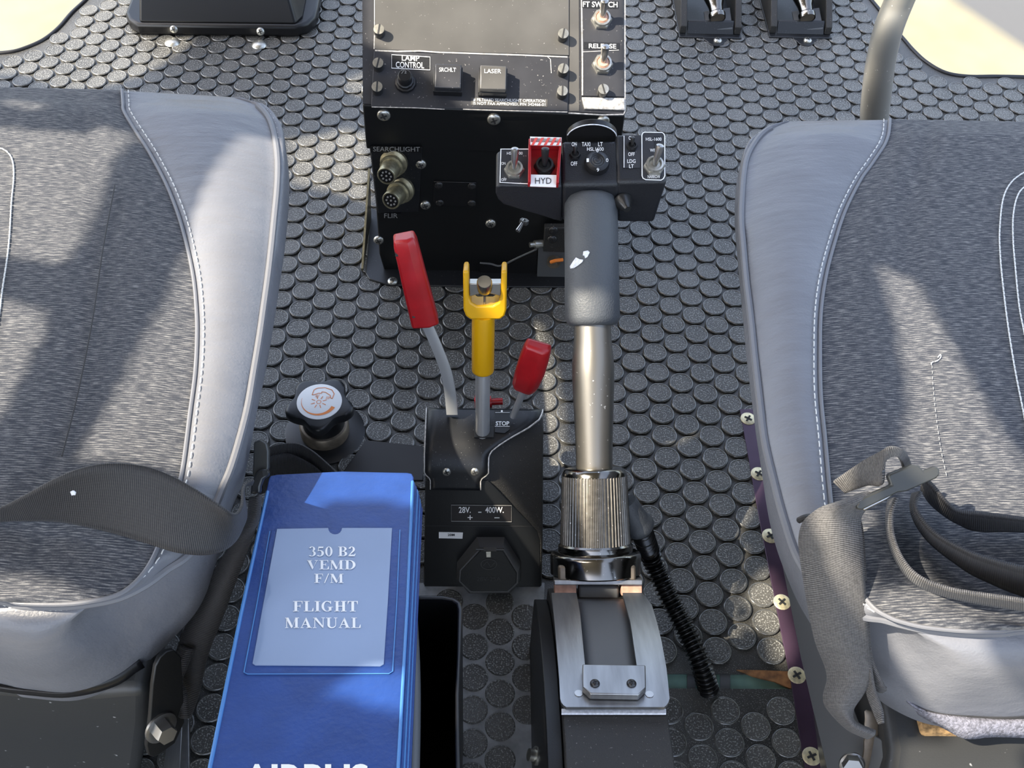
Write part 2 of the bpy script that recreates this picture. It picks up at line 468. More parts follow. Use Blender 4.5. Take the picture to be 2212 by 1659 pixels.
# serif letters made of stems, bars and arcs
def arc(cx, cy, ro, ri, a0, a1, n=20):
    vs = []; fs = []
    for i in range(n + 1):
        t = math.radians(a0 + (a1 - a0) * i / n)
        vs += [(cx + ro[0] * math.cos(t), cy + ro[1] * math.sin(t)), (cx + ri[0] * math.cos(t), cy + ri[1] * math.sin(t))]
    fs = [(2 * i, 2 * i + 2, 2 * i + 3, 2 * i + 1) for i in range(n)]
    return vs, fs
def R_(x0, y0, x1, y1): return [(x0, y0), (x1, y0), (x1, y1), (x0, y1)], [(0, 1, 2, 3)]
def P_(*p): return list(p), [tuple(range(len(p)))]
S = .055
GL = {
 'F': (.78, [R_(.12, 0, .34, 1), R_(0, 0, .48, S), R_(0, 1 - S, .78, 1), P_((.78, 1), (.70, .94), (.76, .70), (.78, .70)), R_(.34, .48, .58, .54), P_((.58, .36), (.61, .36), (.61, .66), (.58, .66), (.53, .54), (.53, .48))]),
 'L': (.80, [R_(.12, 0, .34, 1), R_(0, 1 - S, .48, 1), R_(0, 0, .78, S), P_((.80, .34), (.76, .34), (.66, .05), (.76, 0), (.80, 0))]),
 'I': (.46, [R_(.12, 0, .34, 1), R_(0, 0, .46, S), R_(0, 1 - S, .46, 1)]),
 'H': (1.0, [R_(.12, 0, .34, 1), R_(.66, 0, .88, 1), R_(0, 0, .44, S), R_(0, 1 - S, .44, 1), R_(.56, 0, 1, S), R_(.56, 1 - S, 1, 1), R_(.34, .48, .66, .54)]),
 'T': (.84, [R_(.31, 0, .53, 1), R_(.18, 0, .66, S), R_(0, 1 - S, .84, 1), P_((0, 1), (0, .68), (.03, .68), (.12, .94)), P_((.84, 1), (.84, .68), (.81, .68), (.72, .94))]),
 'G': (.95, [arc(.47, .5, (.47, .51), (.26, .45), 52, 318), R_(.60, .08, .82, .42), R_(.50, .39, .95, .44), P_((.74, .70), (.78, .70), (.78, 1), (.74, 1), (.68, .88))]),
 'M': (1.2, [R_(.10, 0, .16, 1), P_((.02, 1), (.28, 1), (.66, .14), (.56, 0), (.52, 0)), P_((.56, 0), (.62, .12), (.94, 1), (.90, 1)), R_(.86, 0, 1.08, 1), R_(0, 0, .28, S), R_(0, 1 - S, .20, 1), R_(.74, 0, 1.2, S), R_(.9, 1 - S, 1.2, 1)]),
 'A': (1.0, [P_((.06, 0), (.12, 0), (.52, .86), (.48, 1)), P_((.48, 1), (.52, 1), (.92, 0), (.66, 0), (.42, .80)), R_(.24, .30, .66, .36), R_(0, 0, .28, S), R_(.54, 0, 1, S)]),
 'N': (1.02, [R_(.12, 0, .18, 1), P_((.02, 1), (.28, 1), (.90, .14), (.90, 0), (.84, 0)), R_(.84, 0, .90, 1), R_(0, 0, .30, S), R_(0, 1 - S, .24, 1), R_(.72, 1 - S, 1.02, 1)]),
 'U': (.98, [R_(.12, .30, .34, 1), R_(0, 1 - S, .46, 1), R_(.80, .30, .86, 1), R_(.68, 1 - S, .98, 1), arc(.49, .32, (.37, .34), (.16, .24), 180, 270), arc(.49, .32, (.37, .34), (.31, .24), 270, 360)]),
 'V': (1.0, [P_((.05, 1), (.32, 1), (.58, .22), (.50, 0), (.47, 0)), P_((.50, 0), (.55, .14), (.92, 1), (.86, 1)), R_(0, 1 - S, .45, 1), R_(.70, 1 - S, 1, 1)]),
 'E': (.84, [R_(.12, 0, .34, 1), R_(0, 0, .80, S), R_(0, 1 - S, .78, 1), P_((.78, 1), (.70, .94), (.76, .72), (.78, .72)), P_((.84, .34), (.80, .34), (.70, .05), (.80, 0), (.84, 0)), R_(.34, .48, .56, .54), P_((.56, .36), (.59, .36), (.59, .66), (.56, .66), (.51, .54), (.51, .48))]),
 'D': (.96, [R_(.12, 0, .34, 1), R_(0, 0, .46, S), R_(0, 1 - S, .46, 1), arc(.42, .5, (.54, .5), (.30, .445), -90, 90)]),
 'B': (.86, [R_(.12, 0, .34, 1), R_(0, 0, .50, S), R_(0, 1 - S, .48, 1), R_(.3, .49, .5, .54), arc(.45, .755, (.36, .245), (.15, .19), -90, 90), arc(.47, .265, (.39, .265), (.16, .21), -90, 90)]),
 '/': (.46, [P_((0, -.02), (.09, -.02), (.46, 1.02), (.37, 1.02))]),
 '0': (.70, [arc(.35, .5, (.35, .51), (.15, .455), 0, 360, 32)]),
 '2': (.70, [arc(.33, .71, (.31, .30), (.10, .245), -35, 165), P_((.59, .54), (.42, .60), (.02, .08), (.02, 0), (.14, .13)), P_((.02, 0), (.62, 0), (.70, .28), (.66, .28), (.58, .16), (.10, .16))]),
 '3': (.68, [arc(.30, .76, (.30, .25), (.10, .20), -70, 160), arc(.28, .28, (.38, .29), (.16, .235), -140, 75)]),
 '5': (.68, [P_((.14, 1), (.62, 1), (.58, .84), (.18, .84)), P_((.14, 1), (.20, .90), (.12, .52), (.06, .52)), arc(.26, .31, (.40, .33), (.17, .265), -140, 115)]),
 ' ': (.34, []),
}
def serif(s, parent, plane, x0, x1, yt, yb, ma='white', tilt=0.0):
    vs, fs, x = [], [], 0
    for ch in s:
        w, parts = GL[ch]
        for pv, pf in parts:
            n = len(vs); vs += [(a + x, b) for a, b in pv]; fs += [tuple(i + n for i in f) for f in pf]
        x += w + .10
    return place_glyphs(vs, fs, 'lettering', parent, off(plane, 0.0005), x0, x1, yt, yb, ma, tilt)

def quad_on(plane, pts):
    return [pl(x, y, plane) for x, y in pts]
def plate(b, plane, pts, t):
    b.prism(quad_on(plane, pts), plane[1] * t); return b
def strip_on(b, plane, pts, wpx, closed=False, lift=0.0004):
    """flat line of constant width on a surface"""
    p = [pl(x, y, off(plane, lift)) for x, y in pts]; n = plane[1]
    if closed: p = p + [p[0]]
    w = wpx / F_PX * dep(p[0]) / 2
    L, Rr = [], []
    for i in range(len(p)):
        a = p[i - 1] if i else (p[-2] if closed else p[i]); c = p[i + 1] if i < len(p) - 1 else (p[1] if closed else p[i])
        t = (c - a).normalized(); s = n.cross(t).normalized() * w
        L.append(p[i] + s); Rr.append(p[i] - s)
    k = len(b.v); b.v += L + Rr; m_ = len(p)
    b.f += [(k + i, k + i + 1, k + m_ + i + 1, k + m_ + i) for i in range(m_ - 1)]
    return b

def ribbon(name, A, B, ma, parent, thick=0.0012, sub=8, cols=6, bulge=0.0, bdir=None):
    """strap lofted between two edge lines (lists of points)"""
    A = catmull(A, sub); B = catmull(B, sub); n = min(len(A), len(B))
    b = MB(); uv = []
    dist = 0
    for i in range(n):
        if i: dist += ((A[i] + B[i]) / 2 - (A[i - 1] + B[i - 1]) / 2).length
        for j in range(cols + 1):
            s = j / cols
            p = A[i].lerp(B[i], s)
            if bulge: p = p + (bdir or UP) * bulge * math.sin(math.pi * s)
            b.v.append(p); uv.append((dist / 0.10, s))
    c = cols + 1
    for i in range(n - 1):
        for j in range(cols):
            b.f.append((i * c + j, i * c + j + 1, (i + 1) * c + j + 1, (i + 1) * c + j))
    b.uv = uv
    o = b.build(name, ma, parent, angle=80)
    so = o.modifiers.new('thick', 'SOLIDIFY'); so.thickness = thick; so.offset = 0
    return o

# ================================================================== floor
PITCH = 0.03; CS = PITCH * math.sqrt(3) / 2
OX, OY = 0.17687, 1.06879
def inside(px, py, poly):
    px = np.asarray(px); py = np.asarray(py); r = np.zeros(px.shape, bool); n = len(poly)
    for i in range(n):
        x0, y0 = poly[i][:2]; x1, y1 = poly[(i + 1) % n][:2]
        if y0 == y1: continue
        c = ((y0 > py) != (y1 > py)) & (px < (x1 - x0) * (py - y0) / (y1 - y0) + x0)
        r ^= c
    return r
def fl(px, py, Z=0.0): return at(px, py, Z)

WIN_R = [(1871, -12), (1896, 18), (1925, 55), (1952, 86), (1973, 110), (2002, 136), (2042, 158), (2090, 166), (2152, 166), (2230, 168), (2330, 175)]
WIN_L = [(-110, 108), (-40, 116), (18, 114), (54, 105), (94, 87), (127, 61), (155, 29), (186, 0), (200, -20)]
wr = [fl(*p) for p in WIN_R]; wl = [fl(*p) for p in WIN_L]
YF = 1.66
FRONT_L, FRONT_R = wl[-1], wr[0]
seamY = fl(1500, 1455).y; seamY2 = fl(1500, 1490).y
xs = fl(1440, 1455).x
main = [V((-0.95, 0.05, 0)), V((xs - .03, 0.05, 0)), V((xs - .03, seamY, 0)), V((0.95, seamY, 0)), V((0.95, wr[-1].y, 0))]
main += list(reversed(wr)) + [V((FRONT_R.x - .004, YF, 0)), V((FRONT_L.x, YF, 0))] + list(reversed(wl)) + [V((-0.95, wl[0].y, 0))]
rear = [V((xs - .03, 0.05, 0)), V((0.95, 0.05, 0)), V((0.95, seamY2, 0)), V((xs - .03, seamY2, 0))]
STRIP = [(880, 1262), (1176, 1262), (1172, 1400), (1170, 1760), (870, 1760)]
stripw = [fl(x, y) for x, y in STRIP]

def coin_field(b, polys, exclude, x0, y0, pitch, cs, rad, h, xr, yr, zb=0.0):
    pts = []
    for i in range(int((xr[0] - x0) / cs) - 2, int((xr[1] - x0) / cs) + 3):
        o_ = 0.5 * (i % 2 == 0)
        for k in range(int((yr[0] - y0) / pitch) - 2, int((yr[1] - y0) / pitch) + 3):
            pts.append((x0 + i * cs, y0 + (k + o_) * pitch))
    P = np.array(pts)
    def ok(px, py):
        a = np.zeros(len(px), bool)
        for q in polys: a |= inside(px, py, q)
        for q in exclude: a &= ~inside(px, py, q)
        return a
    good = ok(P[:, 0], P[:, 1])
    for t in range(8):
        good &= ok(P[:, 0] + rad * .98 * math.cos(t * math.pi / 4), P[:, 1] + rad * .98 * math.sin(t * math.pi / 4))
    N = 24
    ca = [(math.cos(2 * math.pi * i / N), math.sin(2 * math.pi * i / N)) for i in range(N)]
    prof = [(rad, 0.0), (rad * .985, h * .50), (rad * .950, h * .82), (rad * .915, h * .97), (rad * .885, h), (rad * .855, h * .92), (rad * .83, h * .72)]
    for (x, y) in P[good]:
        n = len(b.v)
        for r_, z in prof:
            b.v += [V((x + c * r_, y + s_ * r_, zb + z)) for c, s_ in ca]
        for a in range(len(prof) - 1):
            for i in range(N):
                j = (i + 1) % N
                b.f.append((n + a * N + i, n + a * N + j, n + (a + 1) * N + j, n + (a + 1) * N + i))
        b.f.append(tuple(n + (len(prof) - 1) * N + i for i in range(N)))

b = MB()
b.prism(main, (0, 0, 0.002), (0, 0, -0.002)); b.prism(rear, (0, 0, 0.0028), (0, 0, 0))
floor = b.build('floor', 'rubber_gap', None, angle=25)
b = MB(); coin_field(b, [main, rear], [stripw], OX, OY, PITCH, CS, PITCH * .468, 0.0017, (-.95, .95), (.05, 1.7), .0018)
studs = b.build('round_studs', 'rubber', floor, angle=75)
studs.data.materials.append(M['rim'])
nf_ = len(studs.data.polygons); idx = np.arange(nf_) % 145
studs.data.polygons.foreach_set('use_smooth', (idx < 120))
studs.data.polygons.foreach_set('material_index', ((idx >= 24) & (idx < 120)).astype(np.int32))
tag(floor, 'black studded rubber cockpit floor', 'floor', kind='structure')
b = MB(); b.prism(stripw, (0, 0, 0.0012), (0, 0, 0.0016))
strip_base = b.build('worn_grey_base', 'rubber_base', floor, smooth=False)
b = MB()
sx, sy = fl(1080, 1501).x, fl(1080, 1501).y
coin_field(b, [stripw], [], sx - CS * .955 * 5, sy, PITCH * 1.04, CS * .955, PITCH * .462, 0.0013, (-.12, .06), (.1, .6), 0.0027)
b.build('round_studs', 'rubber', floor, angle=25)
b = MB(); b.box((0, .8, -0.006), ((1, 0, 0), (0, 1, 0), UP), (.95, .6, .003))
o = b.build('subfloor', 'subfloor', None, smooth=False); tag(o, 'pale green primed underfloor showing in the mat seam', 'underfloor', kind='structure')
b = MB()
b.prism([fl(x, y, -.001) for x, y in [(1590, 1449), (1650, 1450), (1712, 1453), (1708, 1490), (1694, 1484), (1672, 1474), (1630, 1464)]], (0, 0, .0022))
b.build('glue_residue', 'rust', floor)
b = MB()
b.prism([fl(x, y, -.0028) for x, y in [(1484, 1452), (1502, 1452), (1502, 1492), (1484, 1492)]], (0, 0, .0012))
b.prism([fl(x, y, -.0028) for x, y in [(1555, 1452), (1577, 1452), (1577, 1492), (1555, 1492)]], (0, 0, .0012))
b.build('seam_tape', 'metalgrey', floor)

# chin windows and the ground seen through them
def glass():
    ma = bpy.data.materials.new('window_glass'); ma.use_nodes = True
    nt = ma.node_tree; nt.nodes.clear()
    o = nt.nodes.new('ShaderNodeOutputMaterial'); t = nt.nodes.new('ShaderNodeBsdfTransparent'); g = nt.nodes.new('ShaderNodeBsdfGlossy')
    t.inputs['Color'].default_value = (.97, .98, .97, 1); g.inputs['Roughness'].default_value = 0.03
    mx = nt.nodes.new('ShaderNodeMixShader')
    mx.inputs[0].default_value = 0.05; nt.links.new(t.outputs[0], mx.inputs[1]); nt.links.new(g.outputs[0], mx.inputs[2]); nt.links.new(mx.outputs[0], o.inputs[0])
    return ma
M['glass'] = glass()
for nm, line, corner, lab in (('window_1', wl, [V((FRONT_L.x, YF + .1, 0)), V((-1.1, YF + .1, 0)), V((-1.1, wl[0].y, 0))], 'left chin window over sunlit cream ground'),
                              ('window_2', wr, [V((1.1, wr[-1].y, 0)), V((1.1, YF + .1, 0)), V((FRONT_R.x, YF + .1, 0))], 'right chin window behind the grey control stick')):
    b = MB(); b.prism([p + V((0, 0, -.012)) for p in line + corner], (0, 0, .003))
    w = b.build(nm, 'glass', None, smooth=False); tag(w, lab, 'window', kind='structure')
    b = MB(); b.tube(catmull([p + V((0, 0, .0005)) for p in line], 6), 0.0032, 10)
    b.build('rubber_seal', 'seal', w)
GZ = -0.95
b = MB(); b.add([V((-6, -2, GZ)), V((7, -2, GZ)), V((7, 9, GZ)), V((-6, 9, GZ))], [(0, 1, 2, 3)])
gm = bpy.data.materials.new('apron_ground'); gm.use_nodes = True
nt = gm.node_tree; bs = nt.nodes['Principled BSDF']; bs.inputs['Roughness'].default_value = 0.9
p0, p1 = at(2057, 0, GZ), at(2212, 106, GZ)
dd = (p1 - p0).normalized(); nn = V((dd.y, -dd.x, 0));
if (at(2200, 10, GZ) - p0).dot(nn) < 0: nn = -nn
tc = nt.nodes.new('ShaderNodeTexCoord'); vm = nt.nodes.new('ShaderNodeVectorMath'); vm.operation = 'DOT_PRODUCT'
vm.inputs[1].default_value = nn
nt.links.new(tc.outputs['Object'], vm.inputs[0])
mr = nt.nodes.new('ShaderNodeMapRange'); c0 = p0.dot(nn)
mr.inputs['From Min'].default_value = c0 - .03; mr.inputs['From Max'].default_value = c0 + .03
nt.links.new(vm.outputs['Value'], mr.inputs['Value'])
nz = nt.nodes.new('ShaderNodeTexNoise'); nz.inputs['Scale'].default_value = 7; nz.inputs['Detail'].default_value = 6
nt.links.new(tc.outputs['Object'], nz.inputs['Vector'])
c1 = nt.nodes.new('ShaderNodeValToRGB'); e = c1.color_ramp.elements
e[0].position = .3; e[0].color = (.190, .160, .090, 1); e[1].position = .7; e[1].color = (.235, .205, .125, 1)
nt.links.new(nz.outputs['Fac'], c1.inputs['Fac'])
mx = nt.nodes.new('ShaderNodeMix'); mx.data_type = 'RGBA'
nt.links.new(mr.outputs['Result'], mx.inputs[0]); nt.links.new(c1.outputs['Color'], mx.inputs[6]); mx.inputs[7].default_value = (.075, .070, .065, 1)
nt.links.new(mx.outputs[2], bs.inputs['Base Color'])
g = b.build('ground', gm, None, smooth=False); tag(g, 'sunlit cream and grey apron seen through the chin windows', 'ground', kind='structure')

# ================================================================== added unseen panel, its holes shaped to cast the sun patches
ZR = 1.34
def cast(P):
    k = (ZR - P.z) / SUN.z
    return (P.x + SUN.x * k, P.y + SUN.y * k)
OPEN = []
def opening(pts, plane):
    OPEN.append([cast(pl(x, y, plane)) for x, y in pts])
PTS = []
def opening_on(poly, fn, step=3):
    xs = [p[0] for p in poly]; ys_ = [p[1] for p in poly]
    X, Y = np.meshgrid(np.arange(min(xs), max(xs), step), np.arange(min(ys_), max(ys_), step))
    ok = inside(X.ravel(), Y.ravel(), poly)
    for x, y, k in zip(X.ravel(), Y.ravel(), ok):
        if k:
            P = fn(float(x), float(y))
            if P is not None: PTS.append(cast(P))
def hz(Z): return (V((0, 0, Z)), UP)
SEATP = hz(0.335)
opening([(0, 288), (110, 300), (190, 302), (240, 284), (300, 296), (268, 345), (240, 400), (222, 480), (196, 540), (165, 583), (80, 572), (-60, 555), (-60, 285)], SEATP)
opening([(30, 224), (110, 240), (120, 252), (60, 246), (28, 236)], SEATP)
opening([(-60, 650), (0, 654), (60, 668), (130, 688), (118, 740), (95, 790), (62, 850), (35, 905), (0, 965), (-60, 1060)], SEATP)
opening([(528, 288), (596, 286), (611, 330), (616, 420), (608, 540), (596, 640), (580, 740), (563, 830), (548, 915), (534, 975), (505, 1040), (440, 1032), (390, 1020), (330, 1010), (250, 1000), (186, 1000), (215, 955), (250, 905), (290, 830), (322, 755), (362, 680), (388, 615), (402, 560), (424, 490), (462, 410), (496, 345)], SEATP)
opening([(-80, 1240), (20, 1246), (90, 1256), (140, 1268), (180, 1282), (220, 1300), (150, 1316), (-80, 1312)], SEATP)
FL0 = hz(0.001)
opening([(626, 300), (665, 298), (700, 294), (745, 280), (796, 292), (800, 440), (768, 430), (720, 414), (670, 408), (622, 394)], FL0)
opening([(738, 186), (765, 168), (792, 158), (796, 214), (770, 206)], FL0)
opening([(230, -30), (290, -30), (284, 60), (302, 80), (420, 84), (404, 105), (352, 140), (300, 168), (248, 184), (196, 196), (122, 196), (106, 180), (62, 164), (-80, 158), (-80, 60), (30, 40)], FL0)
opening([(1662, 1228), (1604, 1290), (1640, 1328), (1606, 1346), (1668, 1372), (1676, 1420), (1700, 1440), (1720, 1400), (1690, 1280)], FL0)

# ================================================================== centre console
YC = 0.985
FACE = (V((0, YC, 0)), V((0, -1, 0)))
pA, pB = pl(783, 226, FACE), pl(1350, 249, FACE)
cx_dir = (pB - pA).normalized()
TILT = math.radians(31)
u0 = V((0, math.cos(TILT), math.sin(TILT))); pn = cx_dir.cross(u0).normalized(); pu = pn.cross(cx_dir).normalized()
PAN = (pA, pn)
con_loc = V(((pA.x + pB.x) / 2, YC + .14, 0))
con = thing('control_console', 'black metal centre console with worn control panel and toggle switches', 'console', con_loc)
# hood
b = MB()
def side(P, dz):  # profile down from panel edge
    return P + V((0, 0, dz))
LPAN = .18
h0 = pl(797, 322, FACE).z
for_l = [V((pA.x, YC, h0)), V((pA.x, YC, pA.z - .001)), pA + pu * LPAN - pn * .001, V((pA.x, YC + .20, h0))]
b.prism(for_l, cx_dir * (pB - pA).length)
hood = b.build('hood', 'black', con, bevel=.0018)
b = MB()
xl, xr = pl(799, 330, FACE).x, pB.x - .004
bl = pl(833, 585, FACE)
b.prism([V((xl, YC, h0 + .002)), V((xr, YC, h0 + .002)), V((xr, YC, .004)), V((bl.x - .002, YC, .004)), V((bl.x - .006, YC, .03)), V((xl + .002, YC, h0 - .08))], (0, .19, 0))
body = b.build('body', 'black', con, bevel=.0015)
b = MB()
b.prism([fl(x, y, .0015) for x, y in [(790, 594), (798, 607), (839, 620), (1035, 623), (1219, 624), (1300, 622), (1300, 560), (835, 470), (801, 452)]], (0, 0, .0035))
bp_ = b.build('base_plate', 'black_satin', con, bevel=.001)
b = MB()
pa, pb_ = fl(802, 470, .0055), fl(785, 585, .0055)
b.prism([pa, pb_, pb_ + UP * .004, pa + UP * .055 + V((0, .03, 0))], (-.0025, 0, 0))
b.build('edge_strip', 'olive', con)
for (x, y) in [(818, 518), (848, 608), (1060, 482), (919, 442), (909, 354), (829, 248), (1067, 257), (1303, 261)]:
    P = pl(x, y, FACE)
    if y == 608: P, n_ = fl(x, y, .005), UP
    else: n_ = FACE[1]
    screw(con, P, n_, .0062 if y > 300 else .0073, 'pan', 'screw', h=.0035)
for (x, y) in [(777, 98), (782, 190), (1352, 225)]:
    P = pA + pu * ((190 - y) / 2043 * 1.0 + .02) - pn * .012 if x < 1000 else pB + pu * .012 - pn * .012
    screw(con, P, -cx_dir if x < 1000 else cx_dir, .006, 'pan', 'screw', h=.003)
# panel face pieces
b = MB(); plate(b, PAN, [(784, 225), (1349, 247), (1349, -110), (782, -112)], .0012)
b.build('top_plate', 'panel_dark', con, smooth=False)
P1 = off(PAN, .0012)
b = MB(); plate(b, P1, [(808, 112), (1228, 125), (1226, 241), (802, 231)], .0016)
lower_panel = b.build('lamp_panel', 'panel_dark', con, bevel=.0005)
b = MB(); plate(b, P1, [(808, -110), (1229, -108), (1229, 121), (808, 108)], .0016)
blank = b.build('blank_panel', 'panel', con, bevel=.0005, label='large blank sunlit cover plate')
b = MB(); plate(b, P1, [(1254, -110), (1346, -110), (1348, 210), (1256, 208)], .0016)
side_panel = b.build('switch_strip', 'panel_dark', con, bevel=.0005)
b = MB(); plate(b, P1, [(1256, 212), (1348, 214), (1349, 240), (1262, 237)], .003)
b.build('end_bracket', 'chip', con, bevel=.0006)
b = MB(); plate(b, P1, [(1231, -110), (1250, -110), (1251, 240), (1230, 240)], .0006)
b.build('gap_strip', 'panel', con, smooth=False)
PT = off(PAN, .0028)
b = MB()
strip_on(b, PT, [(810, 109), (860, 111), (905, 110), (950, 113), (1040, 116), (1130, 119), (1226, 123)], 3)
strip_on(b, PT, [(1256, -20), (1257, 60), (1258, 130), (1258, 206)], 3)
strip_on(b, PT, [(803, 231), (900, 233), (960, 236)], 2); strip_on(b, PT, [(1000, 236), (1100, 239), (1226, 242)], 2.2)
strip_on(b, PT, [(809, 0), (809, 60), (808, 106)], 1.6)
strip_on(b, PT, [(1180, 120), (1189, 128), (1191, 158)], 1.6)
strip_on(b, PT, [(1259, 112), (1300, 110), (1337, 108)], 1.5)
b.build('worn_edges', 'chip', con, smooth=False)
b = MB(); strip_on(b, off(PAN, .0014), [(1228, 244), (1300, 248), (1347, 247), (1350, 240), (1350, 120), (1350, -20)], 3)
b.build('worn_rim', 'chip', con, smooth=False)
for (x, y) in [(820, 73), (818, 145), (816, 196), (1215, 82), (1215, 157), (1213, 205), (1301, 201)]:
    screw(con, pl(x, y, PT), pn, .0059, 'post', 'darkscrew', name='captive_screw', h=.011, turn=1.3 + random.random() * .6)
b = MB(); plate(b, PT, [(845, 117), (930, 122), (930, 152), (845, 148)], .0005)
pc = b.build('placard', 'black_satin', con, smooth=False)
PT2 = off(PT, .0005)
b = MB(); strip_on(b, PT2, [(846, 118), (929, 123), (929, 151), (846, 147)], 1.6, True); b.build('border', 'white', pc, smooth=False)
txt('LAMP', pc, PT2, 868, 906, 119, 131, tilt=1.2, bold=.01); txt('CONTROL', pc, PT2, 855, 916, 133, 146, tilt=1.6, bold=.01)
# dimmer knob
b = MB(); k0 = pl(876, 180, PT)
b.lathe([(.0105, 0), (.0112, .002), (.0105, .004), (.0088, .0045), (.0085, .008), (.0072, .009)], k0, pn, 24, teeth=lambda i, h: 1 + .04 * (i % 2))
kb = b.build('dimmer_knob', 'blackplastic', con)
b = MB(); b.lathe([(.0074, .008), (.0074, .019), (.0062, .0205), (0, .0205)], k0, pn, 24); kc = b.build('cap', 'blackplastic', kb)
txt('½', kc, (k0 + pn * .0206, pn), 867, 878, 147, 159, 'greyprint')
def pbutton(x, y, ma, word):
    c = pl(x, y, PT); s = .0142
    b = MB(); b.box(c + pn * .0055, (cx_dir, pu, pn), (s + .001, s, .0055)); o = b.build('push_button', 'blackplastic', con, bevel=.0006)
    b = MB(); b.box(c + pn * .0145, (cx_dir, pu, pn), (s - .0004, s - .001, .0045)); q = b.build('cap', ma, o, bevel=.0012)
    X, Y = to_px(c + pn * .0191)
    txt(word, q, (c + pn * .01905, pn), X - 19, X + 17, Y - 18, Y - 9, 'white', tilt=.5)
pbutton(968, 180, 'panel_dark', 'SRCHLT'); pbutton(1064, 183, 'panel', 'LASER')
b = MB(); plate(b, PT, [(1018, 211), (1183, 215), (1182, 231), (1017, 227)], .0004); pc = b.build('placard', 'panel', con, smooth=False)
PT3 = off(PT, .0004)
txt('# FILTERED SEARCHLIGHT OPERATION', pc, PT3, 1022, 1178, 212, 219, tilt=3); txt('IS NOT FAA APPROVED, P/N 342466-01', pc, PT3, 1022, 1178, 220, 227, tilt=3)
for (word, q, t0, t1, y0, y1) in (('FT SWITCH', [(1257, 1), (1336, 3), (1336, 19), (1257, 17)], 1259, 1334, 3, 15), ('RELEASE', [(1261, 91), (1338, 93), (1338, 107), (1261, 106)], 1272, 1331, 94, 104)):
    b = MB(); plate(b, PT, q, .0005); pc = b.build('placard', 'black_satin', con, smooth=False)
    txt(word, pc, PT2, t0, t1, y0, y1, tilt=1, bold=.012)
for (x, y) in ((1299, 44), (1301, 141)):
    toggle(con, pl(x, y, PT), pn, .0115, pn + pu * .42, .024, 'screw', 'steel', seal='copper')
# connectors on the rear face
b = MB(); plate(b, FACE, [(800, 314), (912, 317), (905, 455), (817, 458)], .002); cp = b.build('connector_plate', 'black_satin', con, bevel=.0006)
F2 = off(FACE, .0022)
b = MB(); plate(b, F2, [(800, 315), (911, 317), (910, 329), (801, 328)], .0012); pc = b.build('placard', 'black', con, smooth=False)
txt('SEARCHLIGHT', pc, off(F2, .0012), 806, 907, 317, 327, 'greyprint', tilt=.5)
b = MB(); plate(b, FACE, [(823, 459), (866, 460), (862, 473), (826, 472)], .0012); pc = b.build('placard', 'black', con, smooth=False)
txt('FLIR', pc, off(FACE, .0013), 830, 859, 461, 471, 'greyprint')
for (x0, y0, x1, y1) in ((852, 349, 834, 381), (868, 408, 844, 434)):
    p0 = pl(x0, y0, F2); p1 = pl(x1, y1, off(FACE, .034)); ax = (p1 - p0); Ln = ax.length
    b = MB(); b.lathe([(.0155, 0), (.0155, .004), (.0135, .005), (.0118, .006), (.0118, .010), (.0132, .0105), (.0132, .013), (.0108, .0135), (.0104, Ln - .001), (.0098, Ln), (.0086, Ln), (.0084, Ln - .003), (0, Ln - .003)], p0, ax, 28)
    c = b.build('connector', 'olive', con)
    b = MB(); an = ax.normalized(); Fm = frame(an)
    b.lathe([(.0083, Ln - .0029), (.0083, Ln - .0012), (0, Ln - .0012)], p0, ax, 24); b.build('insert', 'blackplastic', c)
    b = MB()
    for i in range(9):
        a = i * 2 * math.pi / 8; r_ = .0052 if i < 8 else 0
        q = p0 + an * (Ln - .0012) + Fm @ V((r_ * math.cos(a), r_ * math.sin(a), 0))
        b.lathe([(.0011, 0), (.0011, .0008), (0, .0008)], q, an, 8)
    b.build('pins', 'greyprint', c)
b = MB(); plate(b, FACE, [(937, 390), (1029, 393), (1027, 446), (936, 443)], .0016); b.build('blanking_plate', 'blackplastic', con, bevel=.0005)
for (x, y) in ((948, 400), (1019, 402), (950, 438), (1019, 439)):
    screw(con, pl(x, y, off(FACE, .0016)), FACE[1], .0048, 'pan', 'darkscrew', h=.0022)
# linkage beside the console foot
F3 = off(FACE, .012)
b = MB(); plate(b, F3, [(1176, 482), (1222, 482), (1222, 536), (1173, 534)], .008); lk = b.build('linkage_bracket', 'crinkle', con, bevel=.001)
b = MB(); plate(b, off(FACE, .004), [(1163, 530), (1232, 534), (1230, 600), (1160, 598)], .004); b.build('plate', 'metalgrey', lk)
for (x, y) in ((1195, 497), (1193, 516)): screw(lk, pl(x, y, off(F3, .008)), FACE[1], .0056, 'pan', 'darkscrew', name='bolt', h=.003)
b = MB(); b.lathe([(.008, 0), (.008, .006), (.004, .006), (.004, .010), (0, .010)], pl(1196, 562, off(FACE, .008)), FACE[1], 20); b.build('pivot', 'brownmetal', lk)
b = MB(); b.tube([pl(1190, 566, off(FACE, .02)), pl(1200, 563, off(FACE, .022)), pl(1216, 561, off(FACE, .02))], .0022, 8); b.build('safety_marker', 'orange', lk)
b = MB(); b.lathe([(.005, 0), (.005, .01), (.0032, .01), (.0032, .016), (0, .016)], pl(1172, 526, off(FACE, .014)), V((-1, -.3, .1)), 14); b.build('bolt', 'screw', lk)
b = MB(); b.tube(catmull([pl(1037, 568, off(FACE, .004)), pl(1060, 570, off(FACE, .007)), pl(1082, 574, off(FACE, .01)), pl(1120, 556, off(FACE, .012)), pl(1160, 538, off(FACE, .014))], 5), .0012, 8)
b.build('wire', 'metalgrey', con)
b = MB(); plate(b, FACE, [(1037, 566), (1085, 576), (1160, 542), (1160, 590), (1037, 590)], .003); b.build('cable_shroud', 'blackplastic', con)
